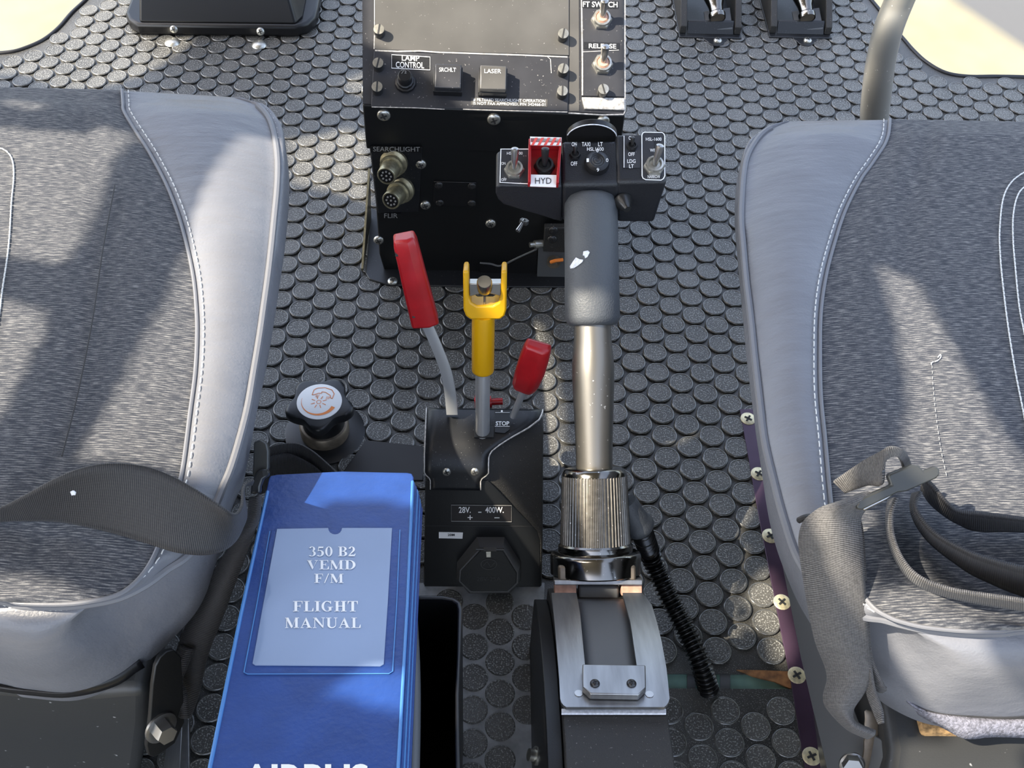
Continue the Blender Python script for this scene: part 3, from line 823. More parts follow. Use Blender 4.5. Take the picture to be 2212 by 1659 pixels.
opening([(790, -60), (1352, -60), (1352, 244), (1010, 238), (975, 206), (938, 172), (905, 146), (850, 120), (805, 100), (788, 92)], PAN)

# ================================================================== throttle quadrant between the seats
def polyl(tab, y):
    tab = sorted(tab)
    if y <= tab[0][0]: return tab[0][1]
    for (a, b_), (c, d) in zip(tab, tab[1:]):
        if y <= c: return b_ + (d - b_) * (y - a) / (c - a)
    return tab[-1][1]
qb = fl(1042, 1270); QY = qb.y
xl, xr = fl(915, 1270).x, fl(1170, 1270).x
xm = at(1055, 1036, .10).x; xl2 = at(919, 1036, .10).x; xr2 = at(1172, 960, .12).x
quad = thing('throttle_quadrant', 'black engine control quadrant with red and yellow levers and a covered power socket', 'control quadrant', V(((xl + xr) / 2, QY + .07, 0)))
prof_mid = [(QY, 0.001), (QY + .052, .100), (QY + .062, .119), (QY + .078, .131), (QY + .113, .135), (QY + .135, .001)]
e1 = at(1169, 1160, .055)
prof_r = [(QY, 0.001), (e1.y + .002, .055), (QY + .070, .095), (QY + .098, .126), (QY + .113, .131), (QY + .135, .001)]
def rg(prof, x, dx): return [V((x + dx * z, y, z)) for y, z in prof]
b = MB()
b.loft([rg(prof_mid, xl, (xl2 - xl) / .1), rg(prof_mid, xm - .0004, 0), rg(prof_r, xr, (xr2 - xr) / .1 * .6)])
b.build('housing', 'crinkle', quad, bevel=.0015)
RFN = V((0, -.100, .052)).normalized()
QF = (V((0, QY, 0.001)), RFN)
b = MB(); plate(b, QF, [(919, 1037), (1054, 1037), (1078, 1060), (1112, 1096), (1140, 1124), (1160, 1146), (1166, 1165), (1167, 1266), (917, 1266)], .0012)
b.build('face_plate', 'black', quad, bevel=.0004)
QF1 = off(QF, .0013)
# curved cover
cov = [(QY + .050, .099), (QY + .0555, .110), (QY + .061, .1205), (QY + .070, .129), (QY + .080, .1345), (QY + .092, .1372), (QY + .104, .1382), (QY + .1166, .1378)]
cov = [V((0, y - .0022, z + .0012)) for y, z in cov]; cov = catmull(cov, 4)
rtab = [(870, 1174), (890, 1172), (905, 1166), (925, 1140), (945, 1104), (962, 1078), (975, 1062), (985, 1056), (1000, 1055), (1022, 1055), (1030, 1048), (1036, 1038)]
ltab = [(870, 922), (985, 917), (1022, 917), (1030, 922), (1036, 930)]
b = MB(); nc = 8; COVR = []; COVL = []
for c in cov:
    X0 = xl2
    py = to_px(V((X0 + .06, c.y, c.z)))[1]
    d = dep(V((0, c.y, c.z)))
    a_, e_ = polyl(ltab, py), polyl(rtab, py)
    xa, xe = ad(a_, py, d).x, ad(e_, py, d).x
    COVR.append((xe, c)); COVL.append((xa, c))
    for j in range(nc + 1): b.v.append(V((xa + (xe - xa) * j / nc, c.y, c.z)))
for i in range(len(cov) - 1):
    for j in range(nc):
        k = i * (nc + 1) + j; b.f.append((k, k + 1, k + nc + 2, k + nc + 1))
cv = b.build('curved_cover', 'black_satin', quad, angle=70)
s_ = cv.modifiers.new('t', 'SOLIDIFY'); s_.thickness = .0016; s_.offset = 0
edge_r = [V((xe_, c.y, c.z + .0004)) for xe_, c in COVR]; edge_l = [V((xe_, c.y, c.z + .0004)) for xe_, c in COVL]
for e_ in (edge_r, edge_l):
    b = MB(); b.tube(e_, .0008, 6); b.build('worn_edge', 'chip', cv)
CVF = (V((0, QY + .053, .105)), V((0, -.9, .44)).normalized())
for x in (965, 1026): screw(quad, pl(x, 1018, off(CVF, .0015)), CVF[1], .0046, 'pan', 'screw', name='cover_screw', h=.0026)
CT = hz(.1405)
b = MB(); plate(b, hz(.1385), [(1023, 905), (1068, 906), (1066, 946), (1024, 946)], .0012); b.build('slot_plate', 'slot', quad)
b = MB(); plate(b, hz(.1385), [(1068, 889), (1101, 890), (1101, 930), (1090, 938), (1069, 936)], .0018); sp = b.build('placard', 'black', quad, smooth=False)
txt('STOP', sp, CT, 1071, 1100, 910, 919, bold=.02); b = MB(); strip_on(b, CT, [(1069, 921), (1101, 921)], 1.2); strip_on(b, CT, [(1070, 891), (1101, 891)], 1); strip_on(b, CT, [(1084, 886), (1084, 890)], 4); b.build('lines', 'white', sp, smooth=False)
b = MB(); plate(b, hz(.138), [(1108, 883), (1140, 884), (1138, 902), (1108, 900)], .0012); b.build('lever_slot', 'slot', quad)
# placards on the rear face
b = MB(); plate(b, QF1, [(975, 1090), (1105, 1091), (1105, 1128), (974, 1127)], .0006); pc = b.build('placard', 'hatch', quad, smooth=False)
QF2 = off(QF1, .0006)
b = MB(); strip_on(b, QF2, [(975, 1091), (1105, 1092), (1105, 1127), (975, 1126)], 1.3, True); b.build('border', 'greyprint', pc, smooth=False)
txt('28V.', pc, QF2, 991, 1017, 1095, 1108, bold=.012); txt('–', pc, QF2, 1033, 1040, 1105.5, 1107.5); txt('400W.', pc, QF2, 1048, 1088, 1095, 1108, bold=.012)
txt('+', pc, QF2, 1010, 1021, 1113, 1123); txt('–', pc, QF2, 1068, 1079, 1117.5, 1119.5)
b = MB(); strip_on(b, QF1, [(917, 1136), (1040, 1136), (1160, 1137)], 1); b.build('seam_line', 'embossed', quad, smooth=False)
b = MB(); plate(b, QF1, [(948, 1149), (1000, 1150), (999, 1163), (948, 1162)], .0006); pc = b.build('rating_label', 'white', quad, smooth=False)
txt('20M', pc, QF2, 967, 982, 1153, 1158, 'blackprint', bold=.02)
# socket cover (hexagonal hood with flap)
soc_o = [(1030, 1160), (1090, 1160), (1126, 1216), (1126, 1252), (1102, 1283), (1014, 1283), (986, 1250), (987, 1214)]
soc_i = [(1037, 1184), (1087, 1184), (1119, 1236), (1119, 1260), (1098, 1280), (1016, 1280), (992, 1256), (993, 1232)]
b = MB(); b.loft([quad_on(QF1, soc_o), quad_on(off(QF1, .020), soc_i)]); soc = b.build('socket_cover', 'socket', quad, smooth=False)
SP = off(QF1, .0202)
b = MB(); plate(b, SP, [(1039, 1187), (1085, 1187), (1116, 1237), (1115, 1258), (1096, 1276), (1018, 1276), (995, 1255), (996, 1233)], .0012); fp = b.build('flap', 'black', soc, bevel=.0005)
b = MB(); q0, q1 = pl(1028, 1186, off(SP, .002)), pl(1089, 1187, off(SP, .002)); b.tube([q0, q1], .0014, 10); b.box((q0 + q1) / 2, (cx_dir, pu, pn), (.006, .0018, .0018)); b.build('hinge', 'darkscrew', soc)
b = MB(); plate(b, off(SP, .0012), [(1050, 1190), (1060, 1190), (1060, 1202), (1051, 1202)], .0015); b.build('catch', 'screw', soc)
SP2 = off(SP, .0012)
txt('28V-25A', soc, SP2, 1030, 1082, 1246, 1255, 'embossed')
b = MB(); strip_on(b, SP2, [(1056 + 17 * math.cos(t / 10 * math.pi), 1219 + 11 * math.sin(t / 10 * math.pi)) for t in range(20)], 2, True); strip_on(b, SP2, [(1044, 1222), (1052, 1213), (1060, 1225), (1069, 1215)], 2); b.build('emblem', 'embossed', soc, smooth=False)
# brass fitting on the right side
g0 = at(1178, 1105, .06)
b = MB(); b.lathe([(.017, 0), (.017, .004), (.0095, .0045), (.008, .009), (.005, .010), (.0055, .014), (.003, .016), (0, .016)], g0 + V((-.004, 0, 0)), V((1, 0, 0)), 24); b.build('side_fitting', 'brass', quad)

# levers -------------------------------------------------------------
Y0 = at(1043, 940, .135); d0 = dep(Y0)
def ld(py, dt=.985, y0=940, y1=640): return d0 + (dt - d0) * (y0 - py) / (y0 - y1)
def lp(px, py, o_=0): return ad(px, py, ld(py) + o_)
b = MB(); b.tube([lp(1042, 944), lp(1043, 780)], [15.5 / F_PX * d0, 16 / F_PX * ld(800)], 20)
yl = b.build('yellow_lever', 'rod', quad, label='yellow forked lever on a bright steel shaft')
b = MB(); ax = lp(1044, 690) - lp(1043, 803)
r_ = 24.5 / F_PX * ld(750)
b.lathe([(r_ * .82, -.0012), (r_ * .95, 0), (r_, .002), (r_, ax.length + .004)], lp(1043, 802), ax, 32); b.build('sleeve', 'yellow', yl)
U_ = [(1000, 590), (1002, 586), (1006, 584), (1010, 586), (1012, 590), (1013, 640), (1018, 654), (1030, 661), (1064, 661), (1076, 654), (1082, 640), (1083, 590), (1085, 586), (1089, 584), (1093, 586), (1095, 590), (1094, 670), (1090, 683), (1080, 691), (1016, 691), (1006, 683), (1001, 670)]
b = MB(); fw = (lp(1046, 600) - lp(1046, 700)).normalized(); dv = (RF - fw * RF.dot(fw)).normalized()
b.prism([lp(x, y, -.009) for x, y in U_], dv * .019); b.build('fork', 'yellow', yl, bevel=.0018, seg=3)
b = MB(); b.prism([lp(x, y, -.004) for x, y in [(1013, 613), (1083, 613), (1082, 640), (1048, 632), (1014, 641)]], dv * .010); b.build('latch_plate', 'steel', yl, bevel=.0006)
b = MB(); b.lathe([(.0066, 0), (.0066, .012), (.0058, .0135), (0, .0135)], lp(1047, 623, -.006), fw * .8 - dv * .6, 24); b.build('latch_button', 'steel', yl)
b = MB(); b.tube([lp(1047, 640, -.004), lp(1047, 658, -.004)], .0012, 8); b.build('pin', 'steel', yl)
# left red lever
def rp(px, py, o_=0): return ad(px, py, d0 + (.955 - d0) * (890 - py) / 380 + o_)
path = catmull([rp(977, 896), rp(972, 845), rp(962, 798), rp(943, 748), rp(922, 700)], 5)
b = MB(); sd = RR * .0052; fd = RF * .0042
rings = [[p + sd * sx_ + fd * sy_ for sx_, sy_ in ((-1, -1), (.2, -1.3), (1, -1), (1, 1), (-1, 1))] for p in path]
b.loft(rings); rl = b.build('red_lever', 'rod', quad, label='long red handle on a bent aluminium arm')
b = MB()
def hx(px, py, w, d): 
    p = rp(px, py); t = (rp(871, 508) - rp(918, 697)).normalized(); s = t.cross(RF).normalized(); s = s if s.dot(RR) > 0 else -s; f = s.cross(t); f = f if f.dot(RF) > 0 else -f
    w = w / F_PX * dep(p)
    return [p - s * w - f * d * .6, p + s * w * .25 - f * d, p + s * w - f * d * .7, p + s * w + f * d, p - s * w + f * d]
b.loft([hx(919, 699, 30, .010), hx(895, 604, 28, .0105), hx(876, 526, 26, .011), hx(872, 510, 23, .009)])
rh = b.build('handle', 'red', rl, bevel=.0024, seg=3)
b = MB()
for (x, y) in ((857, 548), (894, 681)):
    p = rp(x, y, -.0078); b.box(p, (RR, RD, RF), (.0012, .0024, .0012))
b.build('pin_hole', 'slot', rh)
# right red lever
def sp_(px, py, o_=0): return ad(px, py, d0 + (.975 - d0) * (900 - py) / 150 + o_)
b = MB(); b.tube([sp_(1108, 900), sp_(1138, 825)], [.0030, .0034], 12); sl = b.build('red_lever', 'rod', quad, label='short blunt red handle on a thin rod')
def sq(px, py, w, d, o_=0):
    p = sp_(px, py, o_); t = (sp_(1163, 748) - sp_(1137, 832)).normalized(); s = t.cross(RF).normalized(); s = s if s.dot(RR) > 0 else -s; f = s.cross(t); f = f if f.dot(RF) > 0 else -f
    w = w / F_PX * dep(p)
    return [p - s * w - f * d * .8, p + s * w * .45 - f * d, p + s * w - f * d * .5, p + s * w + f * d, p - s * w + f * d]
b.v = []; b.f = []
b.loft([sq(1134, 838, 23, .008), sq(1138, 822, 29, .012), sq(1148, 793, 32, .0135), sq(1157, 766, 31, .010), sq(1163, 746, 28, .006)])
b.build('handle', 'red', sl, bevel=.003, seg=3)
b = MB(); c0 = ad(1026, 872, d0 + .03); c1 = ad(1086, 867, d0 + .03)
b.tube([c0, ad(1031, 872, d0 + .03)], .008, 14); b.tube([c0, ad(1062, 868, d0 + .03)], .0058, 12); b.tube([ad(1062, 868, d0 + .03), c1], .0034, 12)
b.tube([ad(1045, 870, d0 + .03), ad(1045, 905, d0 + .02)], .003, 10)
b.build('red_knob', 'red', quad)

# ================================================================== heater knob on the floor
kf = fl(703, 936); kz = .056
kn = thing('heater_knob', 'black lobed floor knob with round white windscreen heating symbol', 'heater knob', V((kf.x, kf.y, 0)))
rk = 86 / F_PX * dep(kf)
b = MB(); b.lathe([(rk, .001), (rk, .0028), (rk * .97, .0036), (.024, .004), (.024, .003)], (kf.x, kf.y, 0), UP, 48); b.build('floor_flange', 'blackplastic', kn)
b = MB(); b.lathe([(.0262, .002), (.0265, .016), (.0248, .0185), (.022, .019)], (kf.x, kf.y, 0), UP, 40); b.build('collar', 'brownmetal', kn)
b = MB(); b.lathe([(.0225, .004), (.0225, .040), (.020, .044)], (kf.x, kf.y, 0), UP, 36); b.build('stem', 'blackplastic', kn)
kt = at(690, 868, kz)
def lobe(i, h): return 1 + .13 * math.cos(5 * (2 * math.pi * i / 80) - 5 * math.radians(58))
b = MB(); b.lathe([(.0225, -.015), (.0300, -.014), (.0325, -.010), (.0325, -.0030), (.0312, -.0006), (.0285, 0), (.010, 0)], kt, UP, 80, teeth=lobe)
kk = b.build('knob_grip', 'knob', kn, angle=50)
ks = (kt + UP * .0008, UP)
b = MB(); rs = 48.5 / F_PX * dep(kt); b.lathe([(rs, -.0006), (rs, .0006), (rs * .98, .0008), (0, .0008)], kt, UP, 48); st = b.build('sticker', 'white', kn, label='white disc with orange heating symbol')
def kp(u, w): return V((kt.x + u * rs, kt.y + w * rs, kt.z + .0011))
b = MB(); n = 26; A = []; Bq = []
for i in range(n + 1):
    t = math.radians(168 + (335 - 168) * i / n); wd = .01 + .17 * (i / n) ** 1.4
    A.append(kp(.80 * math.cos(t), .80 * math.sin(t) )); Bq.append(kp((.80 - wd) * math.cos(t), (.80 - wd) * math.sin(t)))
b.add(A + Bq, [(i, i + 1, n + 2 + i, n + 1 + i) for i in range(n)]); b.build('orange_arc', 'orange', st, smooth=False)
b = MB()
def kline(pts, w):
    for (a, c) in zip(pts, pts[1:]):
        a, c = V(a), V(c); t = (c - a); nrm = V((-t.y, t.x)).normalized() * w
        q = [a + nrm, c + nrm, c - nrm, a - nrm]; b.add([kp(*x) for x in q], [(0, 1, 2, 3)])
def ka(a0, a1, r, cx=0, cy=0, n=10): return [(cx + r * math.cos(math.radians(a0 + (a1 - a0) * i / n)), cy + r * math.sin(math.radians(a0 + (a1 - a0) * i / n))) for i in range(n + 1)]
kline([(-.36, .36), (-.30, .66)] + [(-.15, .76), (.2, .78), (.5, .66), (.62, .44), (.56, .16), (.48, .2), (.46, .34), (.22, .52), (.06, .54), (.05, .46), (-.1, .46), (-.24, .38), (-.36, .36)], .016)
for a in range(0, 360, 45):
    c, s = math.cos(math.radians(a + 20)), math.sin(math.radians(a + 20)); kline([(.18 * c - .02, .18 * s - .04), (.36 * c - .02, .36 * s - .04)], .016)
kline(ka(0, 360, .10, -.02, -.04, 14), .012)
for q in (-.12, -.06, 0): kline([(q - .08, .22), (q - .04, .38)], .010); kline([(q + .40, .12), (q + .44, .28)], .010)
b.build('heating_symbol', 'orange', st, smooth=False)
# ================================================================== floor hatch
b = MB(); b.prism([fl(x, y, .0022) for x, y in [(790, 953), (914, 966), (914, 1040), (735, 1040), (742, 1020)]], (0, 0, .0022))
o = b.build('floor_hatch', 'hatch', None, bevel=.0006); tag(o, 'flat brown-black cover plate set in the floor left of the quadrant', 'cover plate')

# ================================================================== collective lever
Dc = .979
CYC = V((0, .2485, -.079)); CR = .31
def cyl(px, py, R):
    d = ray(px, py); oy, oz = CAM.y - CYC.y, CAM.z - CYC.z
    a = d.y ** 2 + d.z ** 2; bb = 2 * (oy * d.y + oz * d.z); c = oy ** 2 + oz ** 2 - R * R
    disc = bb * bb - 4 * a * c
    t = (-bb - math.sqrt(max(disc, 0))) / (2 * a)
    return CAM + d * t
def cn(P): return V((0, P.y - CYC.y, P.z - CYC.z)).normalized()
cl = thing('collective_lever', 'grey collective lever with switch box on top and knurled friction nut', 'control lever', V((.065, .40, 0)))
LE = [(1262, 1188), (1281, 1191), (1348, 1198), (1422, 1204), (1471, 1208), (1514, 1210), (1524, 1214), (1530, 1223)]
RE = [(1262, 1384), (1283, 1386), (1307, 1407), (1348, 1419), (1389, 1429), (1450, 1440), (1512, 1446), (1524, 1442), (1530, 1434)]
SLL = [(1262, 1245), (1283, 1245), (1328, 1253), (1446, 1264)]; SLR = [(1262, 1345), (1287, 1345), (1348, 1362), (1446, 1376)]
ys = [1284, 1288, 1292, 1298, 1310, 1325, 1345, 1365, 1390, 1415, 1446, 1470, 1495, 1512, 1520, 1526, 1530]
b = MB()
for y in ys:
    for tab in (LE, SLL, SLR, RE): b.v.append(cyl(polyl(tab, y), y, CR + .002))
for i in range(len(ys) - 1):
    for j in range(3):
        if j == 1 and ys[i] < 1446: continue
        k = i * 4 + j; b.f.append((k, k + 1, k + 5, k + 4))
o = b.build('slotted_plate', 'alu', cl, angle=60); q = o.modifiers.new('t', 'SOLIDIFY'); q.thickness = .0028; q.offset = 0; q = o.modifiers.new('e', 'EDGE_SPLIT'); q.split_angle = math.radians(40)
b = MB(); yy = list(range(1294, 1456, 8))
for y in yy:
    for t in range(5): b.v.append(cyl(polyl(SLL, y) - 4 + (polyl(SLR, y) - polyl(SLL, y) + 8) * t / 4, y, CR - .0035))
b.f = [(i * 5 + j, i * 5 + j + 1, i * 5 + j + 6, i * 5 + j + 5) for i in range(len(yy) - 1) for j in range(4)]
o = b.build('slot_slide', 'metalgrey', cl, angle=60); q = o.modifiers.new('t', 'SOLIDIFY'); q.thickness = .001
xa, xb = cyl(1212, 1500, CR).x + .001, cyl(1442, 1500, CR).x - .001
b = MB(); arcp = [V((xa, CYC.y + (CR - .006) * math.cos(math.radians(t)), CYC.z + (CR - .006) * math.sin(math.radians(t)))) for t in range(36, 104, 4)]
arcp = arcp + [V((xa, arcp[-1].y, .003)), V((xa, arcp[0].y, .003))]
b.prism(arcp, (xb - xa, 0, 0)); b.build('housing', 'crinkle', cl, bevel=.001)
b = MB(); yv = [1531, 1541]
for y in yv:
    for x in (1213, 1439): b.v.append(cyl(x, y, CR - .0035))
b.f = [(0, 1, 3, 2)]; o = b.build('gasket', 'page', cl, smooth=False); q = o.modifiers.new('t', 'SOLIDIFY'); q.thickness = .0015
b = MB(); xs0 = xa - .012
sidep = [V((xs0, CYC.y + (CR - .016) * math.cos(math.radians(t)), CYC.z + (CR - .016) * math.sin(math.radians(t)))) for t in range(36, 104, 4)]
b.prism(sidep + [V((xs0, sidep[-1].y, .003)), V((xs0, sidep[0].y, .003))], (.0115, 0, 0)); b.build('side_cheek', 'black', cl, bevel=.001)
p = at(1187, 1633, .10); b = MB(); b.lathe([(.0075, 0), (.0075, .003), (.005, .0035), (.005, .008), (0, .009)], V((xs0, p.y, p.z)), V((-1, 0, .35)), 18); b.build('pivot_bolt', 'screw', cl)
# clamp plate with two screws
cp0 = cyl(1325, 1482, CR + .004); n0 = cn(cp0); CPL = (cp0, n0)
b = MB(); plate(b, CPL, [(1257, 1447), (1393, 1449), (1394, 1498), (1378, 1513), (1274, 1511), (1258, 1496)], .006)
cpl = b.build('clamp_plate', 'alu', cl, bevel=.0008)
for x in (1285, 1364): screw(cl, pl(x, 1477, off(CPL, .006)), n0, .0036, 'pan', 'darkscrew', name='clamp_screw', h=.0022)
for x, y in ((1250, 1498), (1403, 1500)):
    P = cyl(x, y, CR + .0035); b = MB(); b.lathe([(.003, 0), (.003, .0004), (0, .0005)], P, cn(P), 16); b.build('rivet', 'steel', cl)
# front bar, blocks
pf = cyl(1290, 1274, CR + .003); fn = V((0, .77, .64)); FB = (pf, V((0, -.5, .87)))
tn = V((0, -.64, .77))
def cbox(x0, x1, y0, y1, d, t, ma, name, bev=.0006):
    b = MB(); b.prism([ad(x, y, d) for x, y in ((x0, y0), (x1, y0), (x1, y1), (x0, y1))], RF * t); return b.build(name, ma, cl, bevel=bev)
cbox(1197, 1388, 1253, 1264, Dc - .030, .022, 'alu', 'front_bar')
cbox(1198, 1245, 1262, 1286, Dc - .026, .020, 'copper', 'guide_block'); cbox(1342, 1387, 1262, 1287, Dc - .026, .020, 'copper', 'guide_block')
cbox(1250, 1337, 1264, 1297, Dc - .020, .014, 'metalgrey', 'slide_block', .002)
cbox(1206, 1374, 1222, 1256, Dc - .028, .05, 'brownmetal', 'neck', .002)
A0, A1 = ad(1287, 1240, Dc), ad(1276, 420, Dc - .004)
cax = (A1 - A0).normalized(); clen = (A1 - A0).length
def axp(py): return clen * (1240 - py) / 820.0
kx = Dc / F_PX
def L_(prof, name, ma, seg=48, teeth=None, par=cl, **kw):
    b = MB(); b.lathe([(r * kx, axp(y)) for y, r in prof], A0, cax, seg, teeth=teeth); return b.build(name, ma, par, **kw)
L_([(1240, 90), (1239, 95), (1236, 98), (1200, 98), (1194, 96), (1190, 90), (1188, 76)], 'lock_ring', 'chrome')
L_([(1192, 80), (1190, 81), (1176, 80), (1172, 76)], 'nut_foot', 'chrome')
L_([(1178, 76.5), (1030, 70.5), (1026, 70)], 'knurled_nut', 'nut', 240, teeth=lambda i, h: (1, 1, .968, .968)[i % 4], smooth=True, angle=20)
L_([(1027, 70), (1020, 69), (1013, 65), (1010, 58), (1010, 36)], 'nut_collar', 'chrome')
L_([(1020, 39), (960, 40), (880, 43), (815, 45.5), (790, 45.5), (760, 43), (735, 40.5), (700, 40), (680, 40)], 'tube', 'tube', 48)
gp = L_([(703, 41), (701, 50), (695, 56), (684, 59.5), (640, 59), (560, 58), (470, 57.5), (440, 57), (425, 52), (417, 42), (414, 20)], 'grip', 'grip', 48)
def gripP(px, py):
    t = (1240 - py) / 820.0; c = A0.lerp(A1, t); xc = to_px(c)[0]; r = 58.6 * kx; dx = (px - xc) * kx
    return ad(px, py, dep(c) - math.sqrt(max(r * r - dx * dx, 0)) - .0002)
b = MB()
for poly in ([(1232, 580), (1231, 575), (1238, 564), (1244, 556), (1252, 560), (1260, 561), (1258, 566), (1248, 574), (1240, 579)], [(1259, 552), (1260, 543), (1270, 541), (1274, 545), (1269, 555), (1264, 558), (1262, 552)], [(1300, 509), (1303, 508), (1306, 515), (1305, 518)], [(1294, 648), (1299, 650), (1302, 655), (1298, 654)]):
    b.add([gripP(x, y) for x, y in poly], [tuple(range(len(poly)))])
b.build('paint_chips', 'page', gp, smooth=False)
# switch box
hp = ad(1280, 440, .972)
HF = (hp, V((0, -1, 0)))
tv = V((0, .94, .34)); 
hx_dir = (pl(1440, 400, HF) - pl(1215, 400, HF)).normalized(); hx_dir = V((1, 0, 0)).lerp(hx_dir, .5).normalized()
hn = hx_dir.cross(tv).normalized()
b = MB()
def hprism(pts, L, o_=0):
    b.prism([pl(x, y, HF) for x, y in pts], tv * L, tv * o_)
hprism([(1078, 399), (1214, 402), (1214, 480), (1196, 476), (1172, 468), (1130, 456), (1088, 443), (1076, 432), (1071, 420), (1071, 404)], .0335)
box = b.build('switch_box', 'boxplastic', cl, bevel=.0032, seg=3, label='grey-black box with switches on its sloping top')
b = MB(); hprism([(1213, 398), (1340, 397), (1340, 480), (1213, 480)], .043); b.build('middle_section', 'boxplastic', box, bevel=.0036, seg=3)
b = MB(); hprism([(1332, 393), (1437, 391), (1440, 397), (1426, 440), (1413, 482), (1332, 481)], .047); b.build('right_section', 'boxplastic', box, bevel=.0030, seg=3)
def topplane(px, py): return (pl(px, py, HF), hn)
TL, TM, TR = topplane(1140, 400.5), topplane(1280, 397.5), topplane(1390, 392)
# left toggle with framed placard
TL1 = off(TL, .0004)
b = MB(); plate(b, TL, [(1081, 321), (1141, 322), (1142, 396), (1079, 395)], .0005); pc = b.build('placard', 'panel_dark', box, smooth=False)
TL2 = off(TL, .0007)
b = MB(); strip_on(b, TL2, [(1141, 322), (1082, 322), (1080, 394), (1140, 397)], 2.4); b.build('border', 'white', pc, smooth=False)
txt('HSL-1600', pc, TL2, 1095, 1129, 328, 334); txt('ON', pc, TL2, 1083, 1092, 350, 356); txt('OFF', pc, TL2, 1083, 1094, 385, 391)
toggle(box, pl(1111, 369, TL2), hn, .0088, hn * .85 + tv * .55, .019)
# red guarded switch
b = MB(); plate(b, off(TL, .0003), [(1142, 302), (1213, 303), (1206, 406), (1140, 404)], .0022); gd = b.build('switch_guard', 'red', box, bevel=.0005, label='red guard marked HYD')
GP = off(TL, .0026)
b = MB()
plate(b, GP, [(1141, 322), (1147, 322), (1146, 404), (1140, 404)], .009); plate(b, GP, [(1206, 323), (1212, 323), (1206, 406), (1200, 405)], .009)
plate(b, GP, [(1144, 312), (1212, 313), (1212, 324), (1144, 323)], .011)
b.build('guard_walls', 'red', gd, bevel=.0005)
gtop = off(TL, .0138)
b = MB(); plate(b, off(gtop, -.001), [(1145, 296), (1213, 298), (1212, 315), (1146, 314)], .0008); sp0 = b.build('striped_cap', 'white', gd, smooth=False)
b = MB(); gt = off(gtop, .0001)
for i in range(5):
    x = 1147 + i * 13.5; b.add([pl(min(max(x + u, 1146), 1212), w, gt) for u, w in ((0, 314), (6, 314), (15, 297.5), (9, 297.5))], [(0, 1, 2, 3)])
b.build('stripes', 'redstripe', sp0, smooth=False)
b = MB(); plate(b, off(TL, .006), [(1146, 378), (1202, 379), (1201, 405), (1145, 403)], .0008); hl = b.build('guard_label', 'white', gd, smooth=False)
txt('HYD', hl, off(TL, .0069), 1156, 1191, 384, 397, 'blackprint')
toggle(gd, pl(1176, 362, GP), hn, .0092, hn * .85 + tv * .5, .016, 'blackplastic', 'blackplastic')
# middle
TM1 = off(TM, .0003)
for w, a, e, y0, y1 in (('ON', 1235, 1246, 307, 316), ('TAXI', 1257, 1275, 307, 316), ('LT', 1292, 1302, 307, 316), ('HSL1600', 1268, 1304, 318, 326), ('OFF', 1233, 1247, 349, 358)):
    txt(w, box, TM1, a, e, y0, y1, 'white', bold=.01)
toggle(box, pl(1242, 336, TM), hn, .0050, hn * .8 + tv * .6, .0075, 'blackplastic', 'blackplastic')
c4 = pl(1289, 356, TM)
b = MB(); b.lathe([(.0106, 0), (.0106, .004), (.0100, .0055), (.0098, .0062)] + [(.0072 - .0010 * i, .0066 + (.0009 if i % 2 else .0003) + i * .0002) for i in range(7)] + [(0, .009)], c4, hn, 40)
k4 = b.build('four_way_button', 'blackplastic', box)
for ch, dx, dy in (('0', 0, -22), ('1', -21, -1), ('0', 21, -1), ('9', 1, 20)):
    X, Y = to_px(c4 + hn * .0068); txt(ch, k4, (c4 + hn * .0068, hn), X + dx - 2.5, X + dx + 2.5, Y + dy - 4, Y + dy + 4)
# right
TR1 = off(TR, .0003)
b = MB(); plate(b, TR, [(1348, 293), (1384, 293), (1383, 363), (1347, 363)], .0004); pc = b.build('placard', 'panel_dark', box, smooth=False)
TR2 = off(TR, .0006)
b = MB(); strip_on(b, TR2, [(1348, 293), (1348, 362)], 1.6); b.build('line', 'white', pc, smooth=False)
for w, a, e, y0, y1 in (('ON', 1358, 1369, 294, 302), ('OFF', 1357, 1371, 329, 337), ('LDG', 1355, 1373, 344, 352), ('LT', 1359, 1369, 355, 363)): txt(w, pc, TR2, a, e, y0, y1, bold=.01)
toggle(box, pl(1365, 317, TR2), hn, .0050, hn * .8 + tv * .6, .0075, 'blackplastic', 'blackplastic')
b = MB()
fr = [(1392, 285.5), (1430, 286), (1434, 289), (1436, 294), (1436, 380), (1433, 386), (1428, 389), (1395, 388), (1389, 385), (1387, 380), (1386.5, 293), (1388, 288)]
plate(b, TR, fr, .0004); pc = b.build('placard', 'panel_dark', box, smooth=False)
b = MB(); strip_on(b, TR2, fr, 2.2, True); b.build('border', 'white', pc, smooth=False)
for w, a, e, y0, y1 in (('HSL-1600', 1395, 1429, 297, 304), ('WIDE', 1404, 1424, 321, 328), ('NARROW', 1399, 1426, 378, 385)): txt(w, pc, TR2, a, e, y0, y1, bold=.008)
toggle(box, pl(1413, 361, TR2), hn, .0092, hn * .85 + tv * .5 + V((.15, 0, 0)), .019)
dk = pl(1281, 318, TM) + tv * .021 - hn * .010
b = MB(); b.lathe([(.021, 0), (.022, .001), (.022, .005), (.021, .006), (0, .006)], dk, -tv, 40); b.build('friction_disc', 'blackplastic', box)
b = MB(); b.tube([dk - tv * .006 + (V((1, 0, 0)) * math.cos(t) + hn * math.sin(t)) * .0218 for t in np.linspace(.2, math.pi - .2, 24)], .0005, 6); b.build('disc_edge', 'page', box)
b = MB(); b.lathe([(.0085, 0), (.0085, .003), (.004, .009), (.003, .012), (0, .012)], pl(1344, 432, HF), V((.35, -1, -.05)), 20); b.build('thumb_screw', 'darkscrew', box)
b = MB(); q0 = pl(1133, 475, off(HF, -.004)); hexnut(b, q0, V((-.2, -.3, -1)), .0042, .004); lt = b.build('lower_toggle', 'darkscrew', box)
